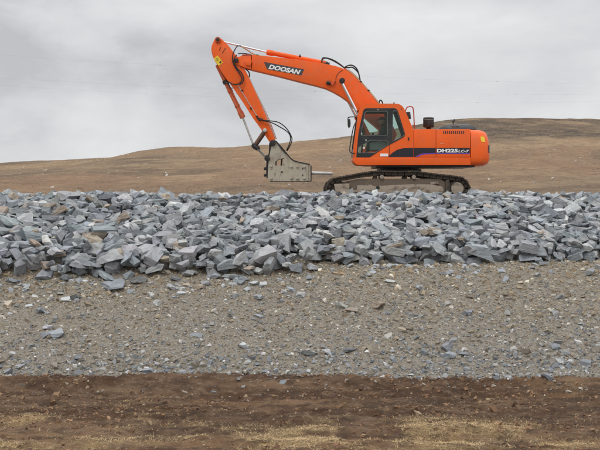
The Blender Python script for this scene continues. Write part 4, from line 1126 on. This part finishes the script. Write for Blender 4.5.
for (x, y) in ((242.2, 90.2), (250.8, 108.2), (256.8, 116.4), (259.4, 118.6)):
    g = G(); g.box(at(x - 1.1, y - .7, YA0 - .045), at(x + 1.1, y + .7, YA0 - .0)); g.build('pipe_clamp', 'greasy', ar, bevel=.006)
hose('steel_pipe', [(248.2, 76, YM - .1), (257, 94.6, YM - .1), (266.4, 115, YM - .1), (275.6, 139, YM - .1)], .02, 'palepipe')
hose('steel_pipe', [(247.4, 75, YM + .04), (266.9, 115, YM + .04), (276.2, 139, YM + .04)], .02, 'orange_dark')
yh_ = YA0 - .09
hose('hose', [(241, 45.8, YM - .06), (237.4, 46.2, YM - .14), (234.6, 50.2, yh_), (232.8, 55, yh_), (232.6, 61, yh_), (235, 67, yh_), (239, 72.4, yh_), (241.8, 78, yh_), (240.6, 82.8, yh_), (236, 84.6, YA0 - .06), (231, 83.4, YA0 - .06), (227.4, 79.8, YM - .12)], .018, 'rubber')
hose('hose', [(236.6, 55, YB0 - .05), (234.2, 58.6, YB0 - .07), (234.4, 64, YB0 - .06), (237.2, 68.4, yh_), (241.4, 72.6, yh_), (243.6, 78, yh_), (242.6, 82.4, yh_), (239.4, 85, yh_)], .018, 'greasy')
hose('hose', [(227.2, 82, YM - .16), (229.6, 87.2, YM - .2), (232.6, 88.2, YM - .17)], .014, 'rubber')
hose('hose', [(245.4, 68.8, YB0 + .1), (248.4, 71.6, YB0 + .1), (249.6, 75, YB0 + .12), (249, 77.6, YB0 + .15)], .02, 'rubber')
hose('hose', [(238, 53.8, YM - .02), (243, 53.4, YM - .02), (247, 53.9, YM), (251, 54.4, YM)], .016, 'greasy')
hose('steel_pipe', [(241.6, 46.4, YB0 + .05), (247, 49.8, YB0 + .05), (257, 55.2, YB0 + .03), (280, 58.2, YB0 + .03), (310, 62.4, YB0 + .03), (342, 68.4, YB0 + .03)], .022, 'pipe')
hose('steel_pipe', [(347, 70, YB0 + .06), (352.6, 74, YB0 + .06), (361, 82.6, YB0 + .06), (371, 94, YB0 + .06), (379.5, 104.4, YB0 + .06)], .024, 'pipe')
hose('steel_pipe', [(348, 69.6, YM + .06), (353.4, 73.6, YM + .06), (362, 82.4, YM + .06), (372, 94, YM + .06), (380.5, 104.4, YM + .06)], .02, 'palepipe')
for (x, y) in ((257.4, 55.4), (293.8, 60.6), (368, 90.6), (360.4, 81.8)):
    g = G(); g.box(at(x - 1.3, y - .9, YB0 + .0), at(x + 1.3, y + .7, YB0 + .2)); g.build('pipe_clamp', 'greasy', bo, bevel=.006)
for k, dy in enumerate((-.08, .04)):
    hose('hose', [(321.6, 62.6, YM + dy), (322.6, 59.2 - k, YM + dy), (326.4, 58.0, YM + dy), (333, 60.0 + k * .6, YM + dy), (339, 63.6 + k * .5, YM + dy), (344.4, 67.8, YM + dy)], .022, 'rubber')
    hose('hose', [(344, 67.8, YM + dy), (348, 65.6 + k * 2, YM + dy), (352.4, 65.4 + k * 2.0, YM + dy), (356.6, 68.6 + k * 2, YM + dy), (358.8, 74, YM + dy), (360.2, 80.6, YM + dy)], .022, 'rubber')
hose('hose', [(379.2, 103.4, YM), (379.8, 100.4, YM), (381.6, 100.8, YM), (382.8, 103.8, YM + .05)], .02, 'rubber')

# ------------------------------------------------------------------ operator seated in the cab
def skinned(name, verts, edges, radii, m, loc, levels=2):
    me = bpy.data.meshes.new(name); me.from_pydata([Vector(v) for v in verts], edges, [])
    o = bpy.data.objects.new(name, me); COL.objects.link(o)
    md = o.modifiers.new('s', 'SKIN'); sv = me.skin_vertices[0].data
    for i, r in enumerate(radii): sv[i].radius = (r, r) if not isinstance(r, tuple) else r
    sv[0].use_root = True
    sb = o.modifiers.new('u', 'SUBSURF'); sb.levels = levels; sb.render_levels = levels
    bpy.context.view_layer.update()
    m2 = bpy.data.meshes.new_from_object(o.evaluated_get(bpy.context.evaluated_depsgraph_get()))
    bpy.data.objects.remove(o)
    m2.materials.clear(); m2.materials.append(M[m]); m2.name = name
    for p in m2.polygons: p.use_smooth = True
    return m2
PYc = YC + .53
pl = at(383.5, 144.4, PYc)
PE = empty('person', pl)
tag(PE, 'seated operator in dark jacket and cap at the cab controls', 'person')
V_ = [(0, 0, .10), (.01, 0, .28), (0, 0, .46), (-.01, 0, .56), (-.03, 0, .64), (-.045, 0, .72),                      # pelvis .. head
      (-.01, -.19, .50), (-.09, -.25, .27), (-.31, -.29, .24), (-.40, -.29, .25),
      (-.01, .19, .50), (-.09, .25, .27), (-.31, .29, .24), (-.40, .29, .25),
      (-.05, -.10, .10), (-.44, -.13, .14), (-.52, -.13, -.26), (-.62, -.13, -.30),
      (-.05, .10, .10), (-.44, .13, .14), (-.52, .13, -.26), (-.62, .13, -.30)]
E_ = [(0, 1), (1, 2), (2, 3), (3, 4), (4, 5), (2, 6), (6, 7), (7, 8), (8, 9), (2, 10), (10, 11), (11, 12), (12, 13), (0, 14), (14, 15), (15, 16), (16, 17), (0, 18), (18, 19), (19, 20), (20, 21)]
R_ = [.14, .145, .15, .06, .065, .085, .075, .052, .04, .03, .075, .052, .04, .03, .09, .07, .05, .04, .09, .07, .05, .04]
bdm = skinned('body', V_, E_, R_, 'cloth', pl)
bo_ = link('body', bdm, parent=PE)
# head with face, ears; cap over it; hands with fingers on the levers
g = G(); hc = pl + Vector((-.05, 0, .72))
bmesh.ops.create_uvsphere(g.bm, u_segments=20, v_segments=14, radius=1)
for v in g.bm.verts:
    n_ = v.co.copy(); v.co = Vector((n_.x * .098, n_.y * .077, n_.z * .122))
    if n_.x < -.3 and n_.z < -.2: v.co.x -= .012
    if n_.x < -.8 and abs(n_.y) < .25 and -.35 < n_.z < .15: v.co.x -= .03
    if n_.x < -.6 and .1 < abs(n_.y) < .5 and .05 < n_.z < .3: v.co.x += .012
    if abs(n_.y) > .9 and abs(n_.x) < .25: v.co.y *= 1.16
    v.co += hc
g.build('head', 'skin', PE)
g = G(); bmesh.ops.create_uvsphere(g.bm, u_segments=20, v_segments=10, radius=1)
bmesh.ops.delete(g.bm, geom=[v for v in g.bm.verts if v.co.z < -.05], context='VERTS')
for v in g.bm.verts: v.co = Vector((v.co.x * .112, v.co.y * .092, v.co.z * .1 + .045)) + hc
q = [g.bm.verts.new(hc + Vector(p)) for p in ((-.09, -.07, .05), (-.19, -.05, .035), (-.19, .05, .035), (-.09, .07, .05), (-.09, -.07, .06), (-.19, -.05, .045), (-.19, .05, .045), (-.09, .07, .06))]
for f in ((0, 1, 2, 3), (4, 7, 6, 5), (0, 4, 5, 1), (1, 5, 6, 2), (2, 6, 7, 3), (3, 7, 4, 0)): g.bm.faces.new([q[i] for i in f])
g.build('cap', 'seatcloth', PE, smooth=60)
for sy in (-.29, .29):
    g = G(); w0 = pl + Vector((-.38, sy, .25)); g.tube([w0, w0 + Vector((-.05, 0, 0)), w0 + Vector((-.09, 0, .0))], [.028, .036, .032], 10)
    for k in range(4):
        b_ = w0 + Vector((-.085, (k - 1.5) * .018, .005)); ln_ = (.8, 1, .95, .75)[k]
        g.tube([b_, b_ + Vector((-.03, 0, -.005)) * ln_, b_ + Vector((-.045, 0, -.03)) * ln_, b_ + Vector((-.03, 0, -.05)) * ln_], [.009, .009, .008, .007], 6)
    s2 = 1 if sy < 0 else -1
    g.tube([w0 + Vector((-.04, s2 * .03, 0)), w0 + Vector((-.065, s2 * .045, -.015)), w0 + Vector((-.085, s2 * .04, -.035))], [.012, .010, .008], 6)
    g.build('hand', 'skin', PE)

# ------------------------------------------------------------------ power lines high over the hillside
YL = 150.
def wire(pts, marks, label, seed):
    P = [at(x, y, YL) for x, y in pts]; base = Vector(P[len(P) // 2])
    g = G(); cp = curve(P, 8); cp = [Vector((p.x, YL + seed * 1.5, p.z)) for p in cp]; g.tube(cp, .005, 5)
    o = g.build('power_line', 'cable', None, root=base)
    for x, y in marks:
        c = at(x, y, YL); c.y = YL + seed * 1.5; g = G(); g.tube([c + Vector((-.16, 0, 0)), c + Vector((-.08, 0, 0)), c + Vector((.08, 0, 0)), c + Vector((.16, 0, 0))], [.02, .036, .036, .02], 8)
        b = g.build('line_damper', 'cable', None, root=base); b.parent = o; b.location = (0, 0, 0)
    tag(o, label, 'power line', 'power lines across the grey sky')
wire([(-700, -70), (-300, 26), (0, 54.5), (160, 65), (315, 73.5), (420, 79), (497, 81.5), (600, 83), (900, 76), (1400, 30)], [(160, 65), (497, 81.5)], 'thin power line crossing the grey sky, topmost of the three wires', 0)
wire([(-700, 10), (-300, 58), (0, 77), (167, 85.5), (315, 90.5), (420, 92.8), (518, 93.2), (600, 93), (900, 84), (1400, 40)], [(167, 85.5), (518, 93.2), (315, 90.5)], 'thin power line crossing the grey sky, middle one of the three wires', 1)
wire([(-700, 30), (-300, 70), (0, 84), (143, 92), (315, 98), (420, 100.4), (481, 101), (600, 99.6), (900, 90), (1400, 48)], [(143, 92), (481, 101)], 'thin power line crossing the grey sky, lowest of the three wires', 2)
